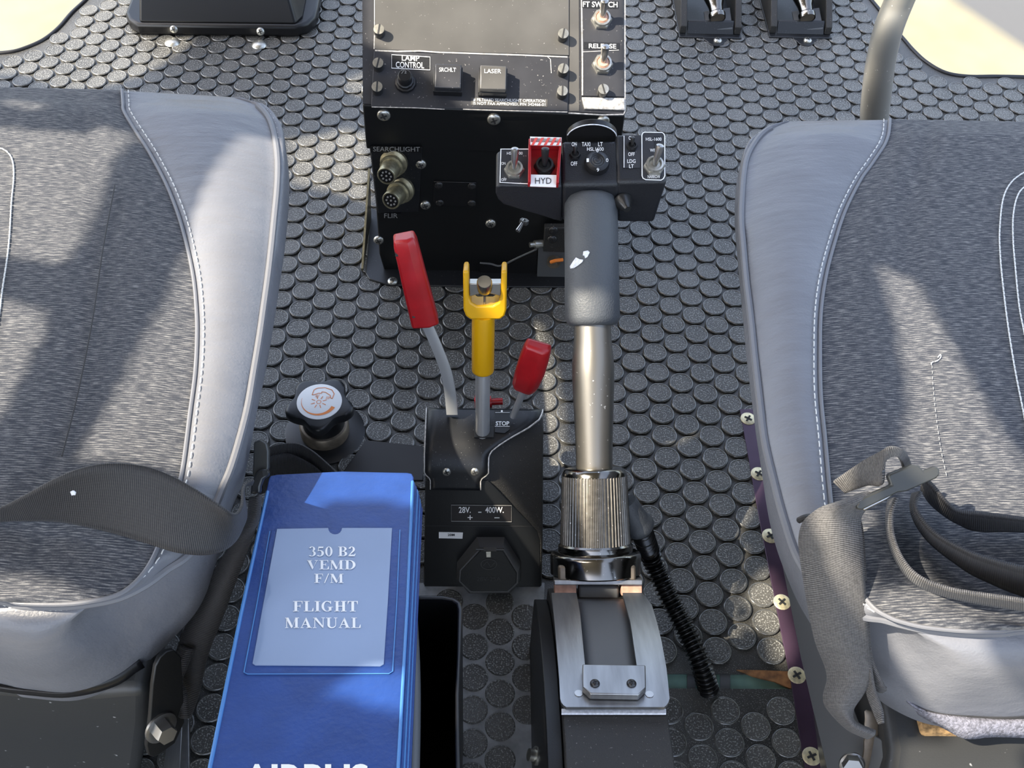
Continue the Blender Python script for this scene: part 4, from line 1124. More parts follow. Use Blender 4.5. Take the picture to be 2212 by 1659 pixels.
b = MB(); b.tube([q0, ad(1126, 486, dep(q0) - .002), ad(1118, 499, dep(q0) - .004)], [.0014, .0016, .0022], 10); b.build('lever', 'steel', lt)
def tubeP(px, py, tab):
    c = A0.lerp(A1, (1240 - py) / 820.0); xc = to_px(c)[0]; r = polyl(tab, py) * kx; dx = (px - xc) * kx
    if abs(dx) > r: return None
    P = ad(px, py, dep(c) - math.sqrt(r * r - dx * dx))
    q = P - c; q = q - cax * q.dot(cax)
    return P if q.normalized().dot(SUN) > .25 else None
opening_on([(1250, 690), (1335, 690), (1335, 1012), (1362, 1012), (1388, 1190), (1392, 1242), (1284, 1242), (1262, 1130), (1228, 1010), (1250, 1004)],
           lambda x, y: tubeP(x, y, [(690, 44), (800, 45), (1009, 40), (1011, 68), (1178, 77), (1190, 80), (1191, 97), (1240, 97)]))
opening_on([(1234, 640), (1342, 640), (1342, 692), (1300, 700), (1240, 690)], lambda x, y: tubeP(x, y, [(640, 59), (690, 58), (702, 46)]))
opening_on([(1292, 1243), (1388, 1243), (1388, 1285), (1342, 1290), (1322, 1268), (1304, 1256)], lambda x, y: ad(x, y, Dc - .03))
opening_on([(1062, 668), (1082, 652), (1092, 612), (1094, 686), (1060, 688)], lambda x, y: lp(x, y, -.006))

# ================================================================== corrugated hose
hpts = [ad(1350, 1085, .985), ad(1366, 1112, .99), ad(1384, 1142, 1.0), at(1404, 1195, .075), at(1440, 1278, .05), at(1482, 1362, .034), at(1512, 1430, .026), at(1528, 1480, .008), at(1532, 1500, -.006)]
hp_ = catmull(hpts, 12)
hs_ = thing('corrugated_hose', 'glossy black corrugated cable conduit running from the lever to the floor seam', 'hose', V((hpts[-1].x, hpts[-1].y, 0)))
b = MB(); b.tube(catmull(hpts[:3], 8), [.0105, .0108, .011, .011, .011, .011, .011, .011, .0112, .0115, .0118, .012, .0125, .0135, .014, .0138, .0125], 20); b.build('boot', 'grip', hs_)
cum = 0; pp = hp_[24:]; fine = []
for a, c in zip(pp, pp[1:]):
    for k in range(6): fine.append(a.lerp(c, k / 6))
rad = []; dist = 0
for i, p in enumerate(fine):
    if i: dist += (p - fine[i - 1]).length
    rad.append(.0086 + .0016 * math.sin(dist / .0044 * 2 * math.pi) - (.001 if i < 3 else 0))
b = MB(); b.tube(fine, rad, 18); b.build('corrugated_tube', 'hose', hs_, angle=80)

# ================================================================== storage bin and flight manual
BT = [at(583, 1030, .262), at(905, 1028, .262), at(660, 1659, .322)]
bnn = (BT[1] - BT[0]).cross(BT[2] - BT[0]).normalized(); bnn = bnn if bnn.z > 0 else -bnn
BP = (BT[0], bnn)
binp = off(BP, -.037)
outer = [(600, 1284), (958, 1286), (982, 1291), (995, 1300), (999, 1314), (996, 1400), (992, 1500), (993, 1600), (996, 1720), (560, 1720)]
inner = [(610, 1292), (955, 1293), (976, 1297), (986, 1304), (989, 1318), (987, 1417), (982, 1500), (982, 1600), (986, 1700), (905, 1700), (904, 1543), (896, 1420), (890, 1341), (870, 1330), (620, 1330)]
inner = [(612, 1292), (955, 1293), (976, 1297), (986, 1304), (989, 1318), (987, 1417), (983, 1500), (983, 1600), (986, 1705), (575, 1705)]
b = MB(); ro = quad_on(binp, outer); ri = quad_on(binp, inner); n = len(ro)
ro0 = [V((p.x, p.y, .004)) for p in ro]; ri0 = [V((p.x, p.y, .008)) for p in ri]
b.v = ro0 + ro + ri + ri0
for a in range(3): b.f += [(a * n + i, a * n + (i + 1) % n, (a + 1) * n + (i + 1) % n, (a + 1) * n + i) for i in range(n)]
b.f += [tuple(range(n)), tuple(3 * n + i for i in range(n))]
bn = b.build('storage_bin', 'blackplastic', None, bevel=.0012); tag(bn, 'deep black open tray under the blue flight manual', 'bin')
b = MB(); rod = [pl(888, 1330, off(BP, -.046)), pl(893, 1450, off(BP, -.044)), pl(893, 1560, off(BP, -.044)), pl(889, 1720, off(BP, -.044))]
b.tube(catmull(rod, 6), .0048, 14); b.build('divider_rail', 'metalgrey', bn)

man = thing('flight_manual', 'blue vinyl flight manual binder lying on the bin between the seats', 'binder', pl(690, 1350, off(BP, -.03)))
cov_px = [(581, 1040), (585, 1033), (600, 1030), (740, 1023), (880, 1026), (890, 1028), (894, 1036), (852, 1810), (424, 1810)]
b = MB(); plate(b, off(BP, -.0026), cov_px, .0026); fc = b.build('front_cover', 'cover_blue', man, bevel=.0008)
cw = quad_on(BP, cov_px)
def layer(b, poly, h, t, grow=0.0):
    b.prism([p - bnn * h + V((grow if k > 2 and k < 8 else 0, 0, 0)) for k, p in enumerate(poly)], -bnn * t)
b = MB(); layer(b, cw, .0300, .0026, .006); b.build('back_cover', 'cover_blue', man, bevel=.0008)
b = MB(); ins = [V((p.x * .985 + cw[3].x * .015, p.y - .003 * (1 if k < 7 else 0), p.z)) for k, p in enumerate(cw)]
layer(b, ins, .0028, .027, -.004); b.build('page_block', 'page', man, smooth=False)
sp_e = [p.copy() for p in quad_on(BP, [(872, 1030), (889, 1029), (893, 1036), (851, 1810), (836, 1810), (866, 1300)])]
for q_, (h, g) in enumerate(((.0030, .0008), (.0072, .0024), (.0116, .0036), (.0160, .0044), (.0204, .0050), (.0250, .0056))):
    b = MB(); b.prism([p - bnn * h + V((g, 0, 0)) for p in sp_e], -bnn * .0036); b.build('spine_fold', 'edge_blue' if q_ % 2 == 0 else 'cover_blue', man, bevel=.0006)
b = MB(); q = [pl(x, y, off(BP, .0001)) for x, y in ((578, 1062), (520, 1330), (455, 1650), (420, 1830))]; b.tube(q, .0013, 8); b.build('cover_welt', 'edge_blue', fc)
b = MB(); q = [pl(x, y, off(BP, .0001)) for x, y in ((891, 1040), (880, 1300), (860, 1660), (853, 1810))]; b.tube(q, .0011, 8); b.build('cover_welt', 'edge_blue', fc)
# pocket and label
pk = [(587, 1146), (864, 1143), (847, 1452), (842, 1456), (533, 1457), (526, 1452)]
b = MB(); plate(b, BP, pk, .0005); po = b.build('label_pocket', 'cover_blue', man, bevel=.0002)
b = MB(); strip_on(b, off(BP, .0006), [(583, 1147), (556, 1300), (527, 1452), (535, 1456), (840, 1455), (848, 1450), (857, 1300), (864, 1144)], 2.2); b.build('weld_line', 'edge_blue', po, smooth=False)
sh = [(599, 1144), (708, 1142)] + [(724 - 15 * math.cos(t * math.pi / 8), 1142 + 14 * math.sin(t * math.pi / 8)) for t in range(9)] + [(741, 1142), (847, 1142), (838, 1300), (829, 1436), (822, 1440), (552, 1438), (546, 1434), (572, 1290)]
b = MB(); plate(b, off(BP, .0006), sh, .0007); shp = b.build('label_sheet', 'sheet_blue', man, smooth=False, label='pale blue label with white serif lettering under clear film')
LP = off(BP, .0013)
serif('350 B2', shp, LP, 667, 768, 1180.5, 1202); serif('VEMD', shp, LP, 663, 768, 1210, 1230); serif('F/M', shp, LP, 679, 742, 1239, 1259.5)
serif('FLIGHT', shp, LP, 633, 773, 1298, 1321); serif('MANUAL', shp, LP, 616, 779, 1334, 1357)
txt('AIRBUS', fc, off(BP, .0002), 524, 796, 1650, 1712, 'white', bold=.03)
opening([(634, 1026), (640, 1022), (760, 1016), (912, 1020), (914, 1062), (908, 1088), (760, 1082), (644, 1084), (640, 1062), (630, 1052)], BP)
opening([(704, 1494), (800, 1440), (862, 1452), (890, 1456), (884, 1540), (858, 1536)], BP)

# ================================================================== seats
def seat(name, label, rows, xc, zS, zO_tab):
    """rows: (seam px, piping px, outer px) from front edge to back edge, inner half; mirrored about x = xc"""
    S, P, O = [], [], []
    n = len(rows)
    for i, (s, p, o) in enumerate(rows):
        zo = polyl(zO_tab, i)
        S.append(at(*s, zS)); P.append(at(*p, zS - .012)); O.append(at(*o, zo))
    for A in (S, P, O):
        e = A[-1].copy(); A.append(V((xc, e.y, e.z)))
    S, P, O = catmull(S, 6), catmull(P, 6), catmull(O, 6)
    N = len(S)
    loc = V((xc, (S[0].y + S[-1].y) / 2, zS - .16))
    st = thing(name, label, 'seat', loc, 'cockpit seats')
    Mid = [V((xc, s.y, zS)) for s in S]
    sg = 1 if S[0].x > xc else -1
    mir = lambda p: V((2 * xc - p.x, p.y, p.z))
    # fabric
    b = MB(); nf = 14
    def frow(i, dz=0, dy=0):
        r = []
        for j in range(nf + 1):
            t = j / nf; p = Mid[i].lerp(S[i], t)
            crown = .010 * (1 - t ** 6) - .003 * math.exp(-((t - .72) / .05) ** 2)
            fade = min(1, (N - 1 - i) / 14) * min(1, (i + 1) / 16)
            p = p + UP * (crown * fade + dz) + V((0, dy, 0)); r.append(p)
        return r
    rowsF = [frow(0, -.060, -.004), frow(0, -.03, .006), frow(0, -.012, .007), frow(0, -.004, .004)] + [frow(i) for i in range(N)]
    full = [[mir(p) for p in r] + r[::-1][0:0] for r in rowsF]
    c = nf + 1
    for sgn in (0, 1):
        k0 = len(b.v)
        for r in rowsF: b.v += [mir(p) if sgn else p for p in r]
        for i in range(len(rowsF) - 1):
            for j in range(nf): b.f.append((k0 + i * c + j, k0 + i * c + j + 1, k0 + (i + 1) * c + j + 1, k0 + (i + 1) * c + j))
    o = b.build('fabric_panel', 'fabric', st, angle=80, label='heathered dark fabric centre panel')
    bm = bmesh.new(); bm.from_mesh(o.data); bmesh.ops.remove_doubles(bm, verts=bm.verts, dist=1e-5); bmesh.ops.recalc_face_normals(bm, faces=bm.faces); bm.to_mesh(o.data); bm.free()
    # leather
    b = MB(); nl = 10; nw = 6
    def lrow(i, dz=0, dy=0):
        r = []
        for j in range(nl + 1):
            t = j / nl; p = S[i].lerp(P[i], t); w = (S[i] - P[i]).length
            p = p + UP * (min(.013, w * .20) * min(1, (i + .5) / 18) * math.sin(math.pi * t) ** .8 - .0006 + dz) + V((0, dy, 0)); r.append(p)
        for j in range(1, nw + 1):
            t = j / nw; q = P[i].lerp(O[i], t); outv = V((O[i].x - P[i].x, O[i].y - P[i].y, 0))
            if outv.length > 1e-6: outv = outv.normalized()
            hgt = (P[i].z - O[i].z)
            back = min(1, max(0, (i - 75) / 20)); fr_ = min(1, i / 24)
            q = q + outv * (.006 * fr_ + .010 * back) * math.sin(math.pi * t) + UP * (.006 * fr_ + .02 * back) * math.sin(math.pi * t)
            r.append(q + UP * dz + V((0, dy, 0)))
        e = r[-1]
        inn = V((xc - e.x, 0, 0)); inn = inn * min(1, .02 / max(1e-6, inn.length))
        back = min(1, max(0, (i - 80) / 25))
        r.append(e + inn * (1 - back) * .3 + UP * (-.02)); r.append(e + inn + UP * -.06 + V((0, .02 * back, 0)))
        return r
    rowsL = [lrow(0, -.060, -.004), lrow(0, -.03, .006), lrow(0, -.012, .007), lrow(0, -.004, .004)] + [lrow(i) for i in range(N)]
    c = len(rowsL[0])
    for sgn in (0, 1):
        k0 = len(b.v)
        for r in rowsL: b.v += [mir(p) if sgn else p for p in r]
        for i in range(len(rowsL) - 1):
            for j in range(c - 1): b.f.append((k0 + i * c + j, k0 + i * c + j + 1, k0 + (i + 1) * c + j + 1, k0 + (i + 1) * c + j))
    o = b.build('leather_bolster', 'leather', st, angle=70, label='smooth grey leather bolster')
    bm = bmesh.new(); bm.from_mesh(o.data); bmesh.ops.remove_doubles(bm, verts=bm.verts, dist=1e-5); bmesh.ops.recalc_face_normals(bm, faces=bm.faces); bm.to_mesh(o.data); bm.free()
    # piping
    i0 = 9
    for nm, A, r_, dz in (('piping', P, .0030, .0005), ('seam_welt', S, .0016, .0006)):
        for f in (lambda p: p, mir):
            b = MB(); b.tube([f(p) + UP * dz for p in A[(i0 if A is P else 0):]], r_, 8); b.build(nm, 'leather_edge', st)
    # stitches
    def dashes(path, L=.0044, G=.0020, r_=.00046, lift=.0010):
        b = MB(); acc = 0; on = True; cur = [path[0]]
        fine = []
        for a, c2 in zip(path, path[1:]):
            m_ = max(1, int((c2 - a).length / .0008))
            for k in range(m_): fine.append(a.lerp(c2, k / m_))
        for a, c2 in zip(fine, fine[1:]):
            acc += (c2 - a).length
            if on: cur.append(c2)
            if acc > (L if on else G):
                if on and len(cur) > 2: b.tube([cur[0] + UP * lift * .4, cur[len(cur) // 2] + UP * lift, cur[-1] + UP * lift * .4], r_, 6)
                on = not on; acc = 0; cur = [c2]
        return b
    inner = []
    for i in range(N):
        w = (P[i] - S[i]).length; t = min(.4, .0055 / max(w, .002)); p = S[i].lerp(P[i], t)
        inner.append(p + UP * (min(.013, w * .20) * min(1, (i + .5) / 18) * math.sin(math.pi * t) ** .8))
    outer = [P[i] + V((O[i].x - P[i].x, O[i].y - P[i].y, 0)).normalized() * .0042 + UP * -.0005 if (O[i] - P[i]).length > 1e-5 else P[i] for i in range(N)]
    for path in (inner, outer[i0:]):
        b = dashes(path); b.build('stitching', 'thread', st, smooth=False)
    return st, S, P, O, mir, dashes

LROWS = [((264, 195), (505, 209), (525, 211)), ((266, 225), (545, 222), (556, 224)), ((268, 242), (566, 238), (580, 240)), ((289, 278), (583, 262), (602, 276)),
 ((315, 318), (594, 300), (614, 312)), ((336, 354), (600, 350), (622, 352)), ((362, 405), (599, 405), (625.5, 405)), ((387, 470), (593, 470), (622, 469)), ((405, 536), (586, 540), (615, 540)),
 ((418, 600), (579, 600), (607, 597)), ((424, 660), (570, 665), (597, 665)), ((426, 722), (561, 728), (587, 728)), ((422, 806), (548, 806), (573, 808)), ((411, 891), (532, 895), (554, 895)),
 ((397, 1000), (503, 1000), (534, 1000)), ((386, 1052), (480, 1058), (508, 1050)), ((366, 1120), (447, 1135), (482, 1125)), ((343, 1180), (408, 1198), (451, 1211)), ((320, 1226), (362, 1230), (421, 1280)),
 ((290, 1262), (315, 1264), (380, 1332)), ((254, 1286), (262, 1290), (311, 1399)), ((200, 1299), (204, 1303), (238, 1454)), ((137, 1306), (138, 1310), (150, 1487)), ((46, 1304), (46, 1308), (46, 1482)), ((-60, 1290), (-60, 1294), (-60, 1468))]
RROWS = [((1922, 258), (1705, 261), (1695, 262)), ((1921, 275), (1680, 270), (1668, 272)), ((1918, 295), (1650, 287), (1640, 296)), ((1910, 315), (1630, 310), (1619, 322)), ((1899, 332), (1614, 340), (1603, 345)), ((1880, 360), (1607, 372), (1594, 378)), ((1858, 391), (1603, 418), (1588.5, 418)),
 ((1826, 455), (1601, 478), (1587, 477)), ((1803, 524), (1606, 540), (1591, 535)), ((1784, 597), (1612, 607), (1597, 607)), ((1773, 675), (1622, 690), (1605, 690)), ((1771, 767), (1631, 780), (1614, 785)), ((1773, 859), (1641, 865), (1624, 865)), ((1782, 950), (1652, 955), (1635, 952)),
 ((1791, 1051), (1673, 1045), (1651, 1046)), ((1800, 1120), (1693, 1120), (1671, 1125)), ((1820, 1190), (1725, 1210), (1700, 1200)), ((1848, 1262), (1780, 1285), (1745, 1290)), ((1885, 1312), (1850, 1328), (1825, 1400)), ((1920, 1334), (1905, 1338), (1890, 1460)), ((1950, 1345), (1946, 1349), (1935, 1500)),
 ((2000, 1356), (1999, 1360), (2018, 1538)), ((2086, 1364), (2086, 1368), (2109, 1549)), ((2160, 1364), (2160, 1368), (2180, 1552)), ((2250, 1358), (2250, 1362), (2260, 1550))]
ZT = [(0, .3235), (1, .322), (3, .314), (6, .303), (13, .292), (17, .265), (20, .235), (25, .225)]
left_seat, LS, LPp, LO, lm, dashes = seat('cockpit_seat', 'left seat, grey leather and heathered fabric cushion striped by sunlight', LROWS, -.475, .335, ZT)
right_seat, RS, RPp, RO, rm, _ = seat('cockpit_seat', 'right seat, shaded cushion with worn grey harness straps lying on it', RROWS, .50, .335, ZT)
def embroidery(parent, pts, mirror=None):
    p = [at(x, y, .3455) for x, y in pts]
    if mirror:
        q = [mirror(v) for v in p]; p = p + [p[-1] + (q[-1] - p[-1]) * t for t in (.25, .5, .75)] + q[::-1] + [q[0] + (p[0] - q[0]) * t for t in (.33, .66, 1)]
    b = dashes(catmull(p, 5), .0042, .0004, .00065, .0008); b.build('embroidery', 'thread', parent, smooth=False)
embroidery(left_seat, [(-40, 318), (0, 321), (19, 332), (28, 351), (30, 384), (25, 439), (19, 532), (5, 629), (0, 671), (-14, 760), (-40, 900), (-90, 960)], lm)
embroidery(right_seat, [(2260, 350), (2212, 373), (2183, 396), (2166, 432), (2159, 497), (2160, 550), (2165, 607), (2176, 698), (2192, 799), (2212, 900), (2226, 970), (2275, 1010)], rm)
embroidery(right_seat, [(2250, 385), (2212, 405), (2196, 428), (2188, 469), (2188, 520), (2192, 570), (2201, 661), (2214, 730), (2236, 860), (2290, 930)], rm)
b = dashes(catmull([at(x, y, .3455) for x, y in [(2026, 772), (2031, 766), (2032, 772), (2024, 780), (2012, 783), (2013, 792)]], 5), .004, .0004, .0004, .0004); b.build('loose_thread', 'thread', right_seat, smooth=False)
b = dashes(catmull([at(x, y, .3445) for x, y in [(2013, 790), (2016, 840), (2022, 900), (2032, 970), (2045, 1030)]], 5), .002, .0022, .00026, .0004); b.build('seam_stitch', 'greyprint', right_seat, smooth=False)
b = MB(); b.tube(catmull([at(x, y, .3446) for x, y in [(248, 400), (222, 540), (200, 690), (168, 850), (134, 985)]], 8), .0006, 6); b.build('fold_seam', 'web_black', left_seat)
# seat pans
def pan(st, S, O, px_poly, label=None):
    yb = min(p.y for p in O) + .004
    pln = (V((0, yb, 0)), V((0, -1, 0)))
    b = MB(); b.prism([pl(x, y, pln) for x, y in px_poly], (0, .42, 0))
    return b.build('seat_pan', 'shell', st, bevel=.008, seg=3, label='moulded dark plastic seat pan'), pln
pan_l, PLL = pan(left_seat, LS, LO, [(-360, 1470), (0, 1492), (120, 1502), (200, 1500), (262, 1494), (308, 1492), (318, 1506), (316, 1560), (304, 1640), (284, 1760), (-360, 1760)])
def ledge(st, O, pts):
    yb = min(p.y for p in O) + .004; z = .195
    b = MB(); b.prism([at(x, y, z) for x, y in pts] + [V((.78, yb + .38, z)), V((at(1912, 1600, z).x + .03, yb + .38, z))], (0, 0, -.11)); b.build('seat_pan', 'shell', st, bevel=.008, seg=3, label='moulded dark plastic seat pan')
    return (V((0, yb, 0)), V((0, -1, 0)))
PLR = ledge(right_seat, RO, [(1922, 1615), (1912, 1680), (1900, 1900), (2560, 1900), (2560, 1592)])
b = MB(); q = PLR
b.prism([pl(x, y, q) for x, y in [(1985, 1575), (2030, 1572), (2100, 1580), (2118, 1600), (2040, 1606), (1990, 1600)]], (0, .03, 0), (0, -.003, 0)); b.build('foam_underside', 'foam', right_seat, bevel=.003)
fl_top = [at(x, y, .233) for x, y in [(1935, 1492), (1975, 1528), (2020, 1542), (2110, 1552), (2180, 1555), (2262, 1553)]]
fl_bot = [at(x, y, .222) for x, y in [(1940, 1506), (1985, 1542), (2040, 1572), (2085, 1594), (2150, 1590), (2262, 1594)]]
ribbon('hook_strip', fl_top, fl_bot, 'felt', right_seat, .002, 6, 4, .004)
fl_top = [at(x, y, .225) for x, y in [(-60, 1478), (0, 1484), (60, 1490), (150, 1494), (238, 1464), (300, 1424)]]
fl_bot = [at(x, y, .218) for x, y in [(-60, 1484), (0, 1491), (60, 1499), (150, 1504), (245, 1482), (312, 1440)]]
ribbon('hook_strip', fl_top, fl_bot, 'blackplastic', left_seat, .002, 6, 4, .002)
# harness anchor plates
PB = (V((0, PLL[0].y - .003, 0)), V((.25, -.95, .15)).normalized())
PB = (pl(350, 1560, (V((0, PLL[0].y - .01, 0)), V((0, -1, 0)))), V((.72, -.66, .22)).normalized())
b = MB(); b.prism([pl(x, y, PB) for x, y in [(376, 1404), (360, 1408), (346, 1420), (336, 1440), (330, 1480), (325, 1550), (317, 1612), (322, 1632), (332, 1636), (345, 1630), (378, 1606), (399, 1560), (396, 1500), (392, 1420)]], -PB[1] * .004)
b.build('anchor_plate', 'black', left_seat, bevel=.0008)
b = MB(); hexnut(b, pl(346, 1572, PB), PB[1], .0098, .0002); b.v = []; b.f = []
b.lathe([(.0125, 0), (.0125, .002), (.011, .0024), (.009, .0024)], pl(346, 1570, PB), PB[1], 24); hexnut(b, pl(346, 1570, off(PB, .002)), V((.65, -.7, .3)), .0078, .012); b.build('anchor_bolt', 'captive', left_seat, angle=25)
PRB = (ad(1840, 1640, .845), V((-.1, -.75, .65)).normalized())
b = MB(); b.tube(catmull([ad(x, y, .845) for x, y in [(1850, 1730), (1878, 1680), (1893, 1630), (1895, 1590), (1884, 1555), (1870, 1535)]], 6), [.0115] * 18 + [.0105, .0095, .009, .0085, .008, .0075, .007, .006, .005, .004, .003, .002, .001], 14)
# flatten into a plate
c_ = sum(b.v, V((0, 0, 0))) / len(b.v); fn_ = V((.3, -.55, .78)).normalized()
b.v = [p - fn_ * (p - c_).dot(fn_) * .72 for p in b.v]
b.build('anchor_hook', 'brownmetal', right_seat)
b = MB(); b.lathe([(.0095, 0), (.0095, .002), (.008, .003)], ad(1840, 1650, .835), PRB[1], 24); hexnut(b, ad(1840, 1648, .833), V((-.2, -.7, .7)), .0075, .010); b.build('anchor_bolt', 'captive', right_seat, angle=25)
# side skirt below the right cushion
Xk = at(1720, 1330, .14).x
KP = (ad(1715, 1300, .98), V((-.93, 0, .36)).normalized())
b = MB(); b.prism([pl(x, y, KP) for x, y in [(1672, 1150), (1720, 1225), (1745, 1290), (1775, 1400), (1810, 1480), (1840, 1560), (1905, 1600), (1915, 1720), (1800, 1740), (1785, 1659), (1757, 1540), (1729, 1420), (1705, 1300), (1690, 1225)]], (.006, 0, 0))
b.build('side_skirt', 'metalgrey', right_seat, bevel=.0008)
b = MB(); b.prism([fl(x, y, .012) for x, y in [(1757, 1545), (1768, 1545), (1800, 1690), (1780, 1720)]], (0, 0, .02)); b.prism([fl(x, y, .03) for x, y in [(1768, 1545), (1780, 1570), (1812, 1700), (1800, 1700)]], (0, 0, .02)); b.build('seat_runner', 'alu', right_seat, bevel=.0006)
b = MB(); b.prism([fl(x, y, .012) for x, y in [(388, 1560), (410, 1560), (402, 1720), (362, 1720)]], (0, 0, .03)); b.prism([fl(x, y, .012) for x, y in [(400, 1500), (410, 1500), (412, 1720), (398, 1720)]], (0, 0, .006)); b.build('seat_runner', 'alu', left_seat, bevel=.0006)

# ================================================================== harness straps
def E_(pts): return [at(x, y, z - .05) for x, y, z in pts]
lb = thing('seat_belt', 'black lap belt curling over the left seat to its dark buckle beside the manual', 'seat belt', at(560, 1040, .33))
TA = E_([(-420, 1240, .40), (-240, 1190, .402), (-80, 1130, .405), (0, 1097, .41), (46, 1074, .42), (114, 1037, .435), (174, 1012, .44), (238, 1001, .44), (311, 1007, .435), (366, 1026, .43), (412, 1051, .425), (458, 1081, .42), (494, 1106, .415), (512, 1108, .405), (522, 1090, .40), (524, 1062, .395), (530, 1046, .39), (548, 1036, .385)])
TB = E_([(-440, 1290, .398), (-250, 1210, .398), (-80, 1140, .398), (0, 1126, .398), (69, 1124, .398), (128, 1126, .398), (192, 1138, .398), (256, 1154, .398), (320, 1174, .398), (380, 1193, .395), (439, 1199, .39), (480, 1190, .385), (508, 1168, .375), (524, 1138, .365), (532, 1112, .358), (527, 1075, .35), (526, 1052, .345), (545, 1046, .345)])
ribbon('lap_strap', TA, TB, 'web_black', lb, .0018, 8, 10, .0)
TA = E_([(562, 1068, .34), (560, 1110, .33), (546, 1156, .32), (508, 1257, .29), (480, 1335, .265), (450, 1410, .245), (432, 1490, .225), (410, 1552, .21)])
TB = E_([(540, 1075, .335), (534, 1120, .325), (500, 1178, .315), (462, 1234, .295), (421, 1312, .27), (388, 1388, .25), (372, 1466, .225), (378, 1535, .215)])
ribbon('anchor_strap', TA, TB, 'web_black', lb, .002, 8, 8, .006, V((.4, -.5, .75)))
TA = E_([(392, 1392, .25), (378, 1430, .245), (368, 1468, .238), (376, 1500, .232), (378, 1540, .225)]); TB = E_([(420, 1400, .255), (404, 1440, .252), (394, 1470, .246), (404, 1500, .24), (408, 1552, .23)])
ribbon('anchor_strap', TA, TB, 'web_black', lb, .0022, 8, 6, .006, V((.2, -.6, .75)))
for z0, top in ((.150, [(566, 972), (600, 961), (640, 958), (668, 970), (694, 990), (728, 1022), (745, 1050)]), (.142, [(566, 992), (585, 985), (618, 980), (648, 990), (684, 1012), (715, 1046)])):
    A = [at(x, y, z0) for x, y in top]; Bq = [p + V((-.004, -.012, -.038)) for p in A]
    ribbon('tail_strap', A, Bq, 'web_black', lb, .0018, 6, 5)
BKD = dep(at(560, 1010, .29))
b = MB()
b.prism([ad(x, y, BKD) for x, y in [(548, 955), (562, 950), (576, 958), (580, 975), (580, 1010), (572, 1032), (556, 1038), (545, 1030)]], RF * .006); bk = b.build('buckle', 'buckle', lb, bevel=.0012)
b = MB(); b.prism([ad(x, y, BKD - .004) for x, y in [(548, 1030), (556, 1016), (570, 1012), (580, 1018), (580, 1028), (568, 1036), (562, 1052), (562, 1066), (540, 1068), (542, 1048)]], RF * .007); b.build('adjuster_bar', 'darkscrew', bk, bevel=.0015)
b = MB(); b.prism([ad(x, y, BKD - .0045) for x, y in [(566, 1016), (577, 1015), (579, 1026), (568, 1030)]], RF * .001); b.build('bar_hole', 'slot', bk, smooth=False)
ribbon('lint', [at(152, 1062, .389), at(158, 1060, .390), at(164, 1064, .389)], [at(155, 1070, .387), at(159, 1069, .387), at(163, 1069, .387)], 'page', lb, .0008, 3, 2)

rb = thing('seat_belt', 'worn grey harness strap with dark flat adjuster on the right seat', 'seat belt', at(1860, 1300, .33))
TA = E_([(1857, 1069, .44), (1815, 1085, .44), (1770, 1100, .435), (1740, 1122, .425), (1727, 1156, .415), (1729, 1197, .40), (1743, 1289, .375), (1761, 1380, .345), (1784, 1440, .32), (1788, 1470, .31), (1780, 1504, .30), (1789, 1531, .29), (1830, 1573, .27), (1874, 1594, .255)])
TB = E_([(1900, 1072, .435), (1878, 1090, .435), (1864, 1105, .432), (1857, 1125, .428), (1861, 1170, .418), (1866, 1243, .40), (1871, 1312, .38), (1876, 1403, .35), (1880, 1445, .335), (1878, 1468, .325), (1862, 1500, .31), (1842, 1531, .298), (1846, 1560, .285), (1890, 1580, .27)])
ribbon('anchor_strap', TA, TB, 'web_grey', rb, .0024, 8, 12, .010, V((-.2, -.4, .9)))
TA = E_([(1852, 1110, .42), (1862, 1150, .41), (1868, 1240, .39), (1874, 1340, .365), (1882, 1420, .34), (1908, 1478, .318), (1916, 1488, .31)])
TB = E_([(1845, 1115, .412), (1852, 1150, .402), (1858, 1240, .382), (1866, 1340, .357), (1872, 1425, .33), (1892, 1486, .31), (1906, 1494, .30)])
ribbon('under_strap', TA, TB, 'web_grey', rb, .0024, 8, 4)
TA = E_([(1876, 1400, .35), (1882, 1450, .335), (1890, 1490, .32), (1905, 1530, .305), (1907, 1562, .30)]); TB = E_([(1868, 1405, .342), (1868, 1455, .325), (1874, 1500, .31), (1888, 1540, .298), (1900, 1564, .295)])
ribbon('strap_tail', TA, TB, 'web_grey', rb, .0024, 6, 4)
# loop above the adjuster
TA = E_([(1800, 1040, .425), (1830, 1018, .435), (1870, 992, .452), (1900, 976, .466), (1914, 968, .472), (1932, 965, .472), (1950, 971, .466), (1960, 985, .455), (1968, 1005, .44)])
TB = E_([(1826, 1064, .42), (1850, 1056, .428), (1880, 1048, .44), (1906, 1046, .448), (1910, 1000, .462), (1926, 984, .466), (1940, 988, .462), (1948, 1000, .452), (1952, 1016, .44)])
ribbon('loop_strap', TA, TB, 'web_grey', rb, .0022, 8, 8)
BD = dep(at(1940, 1050, .40))
b = MB(); b.prism([ad(x, y, BD - .004) for x, y in [(1850, 1092), (1856, 1082), (1866, 1074), (1926, 1048), (1918, 1030), (1922, 1024), (1972, 1004), (1986, 1006), (1996, 1018), (2022, 1008), (2030, 1012), (2030, 1026), (2022, 1034), (1958, 1062), (1940, 1064), (1862, 1102), (1852, 1100)]], RF * .006)
bk = b.build('adjuster_buckle', 'buckle', rb, bevel=.0016, seg=3)
b = MB(); b.prism([ad(x, y, BD + .004) for x, y in [(1860, 1092), (1916, 1066), (1930, 1058), (1934, 1066), (1916, 1080), (1866, 1104)]], RF * .004); b.build('bar', 'steel', bk, bevel=.0008)
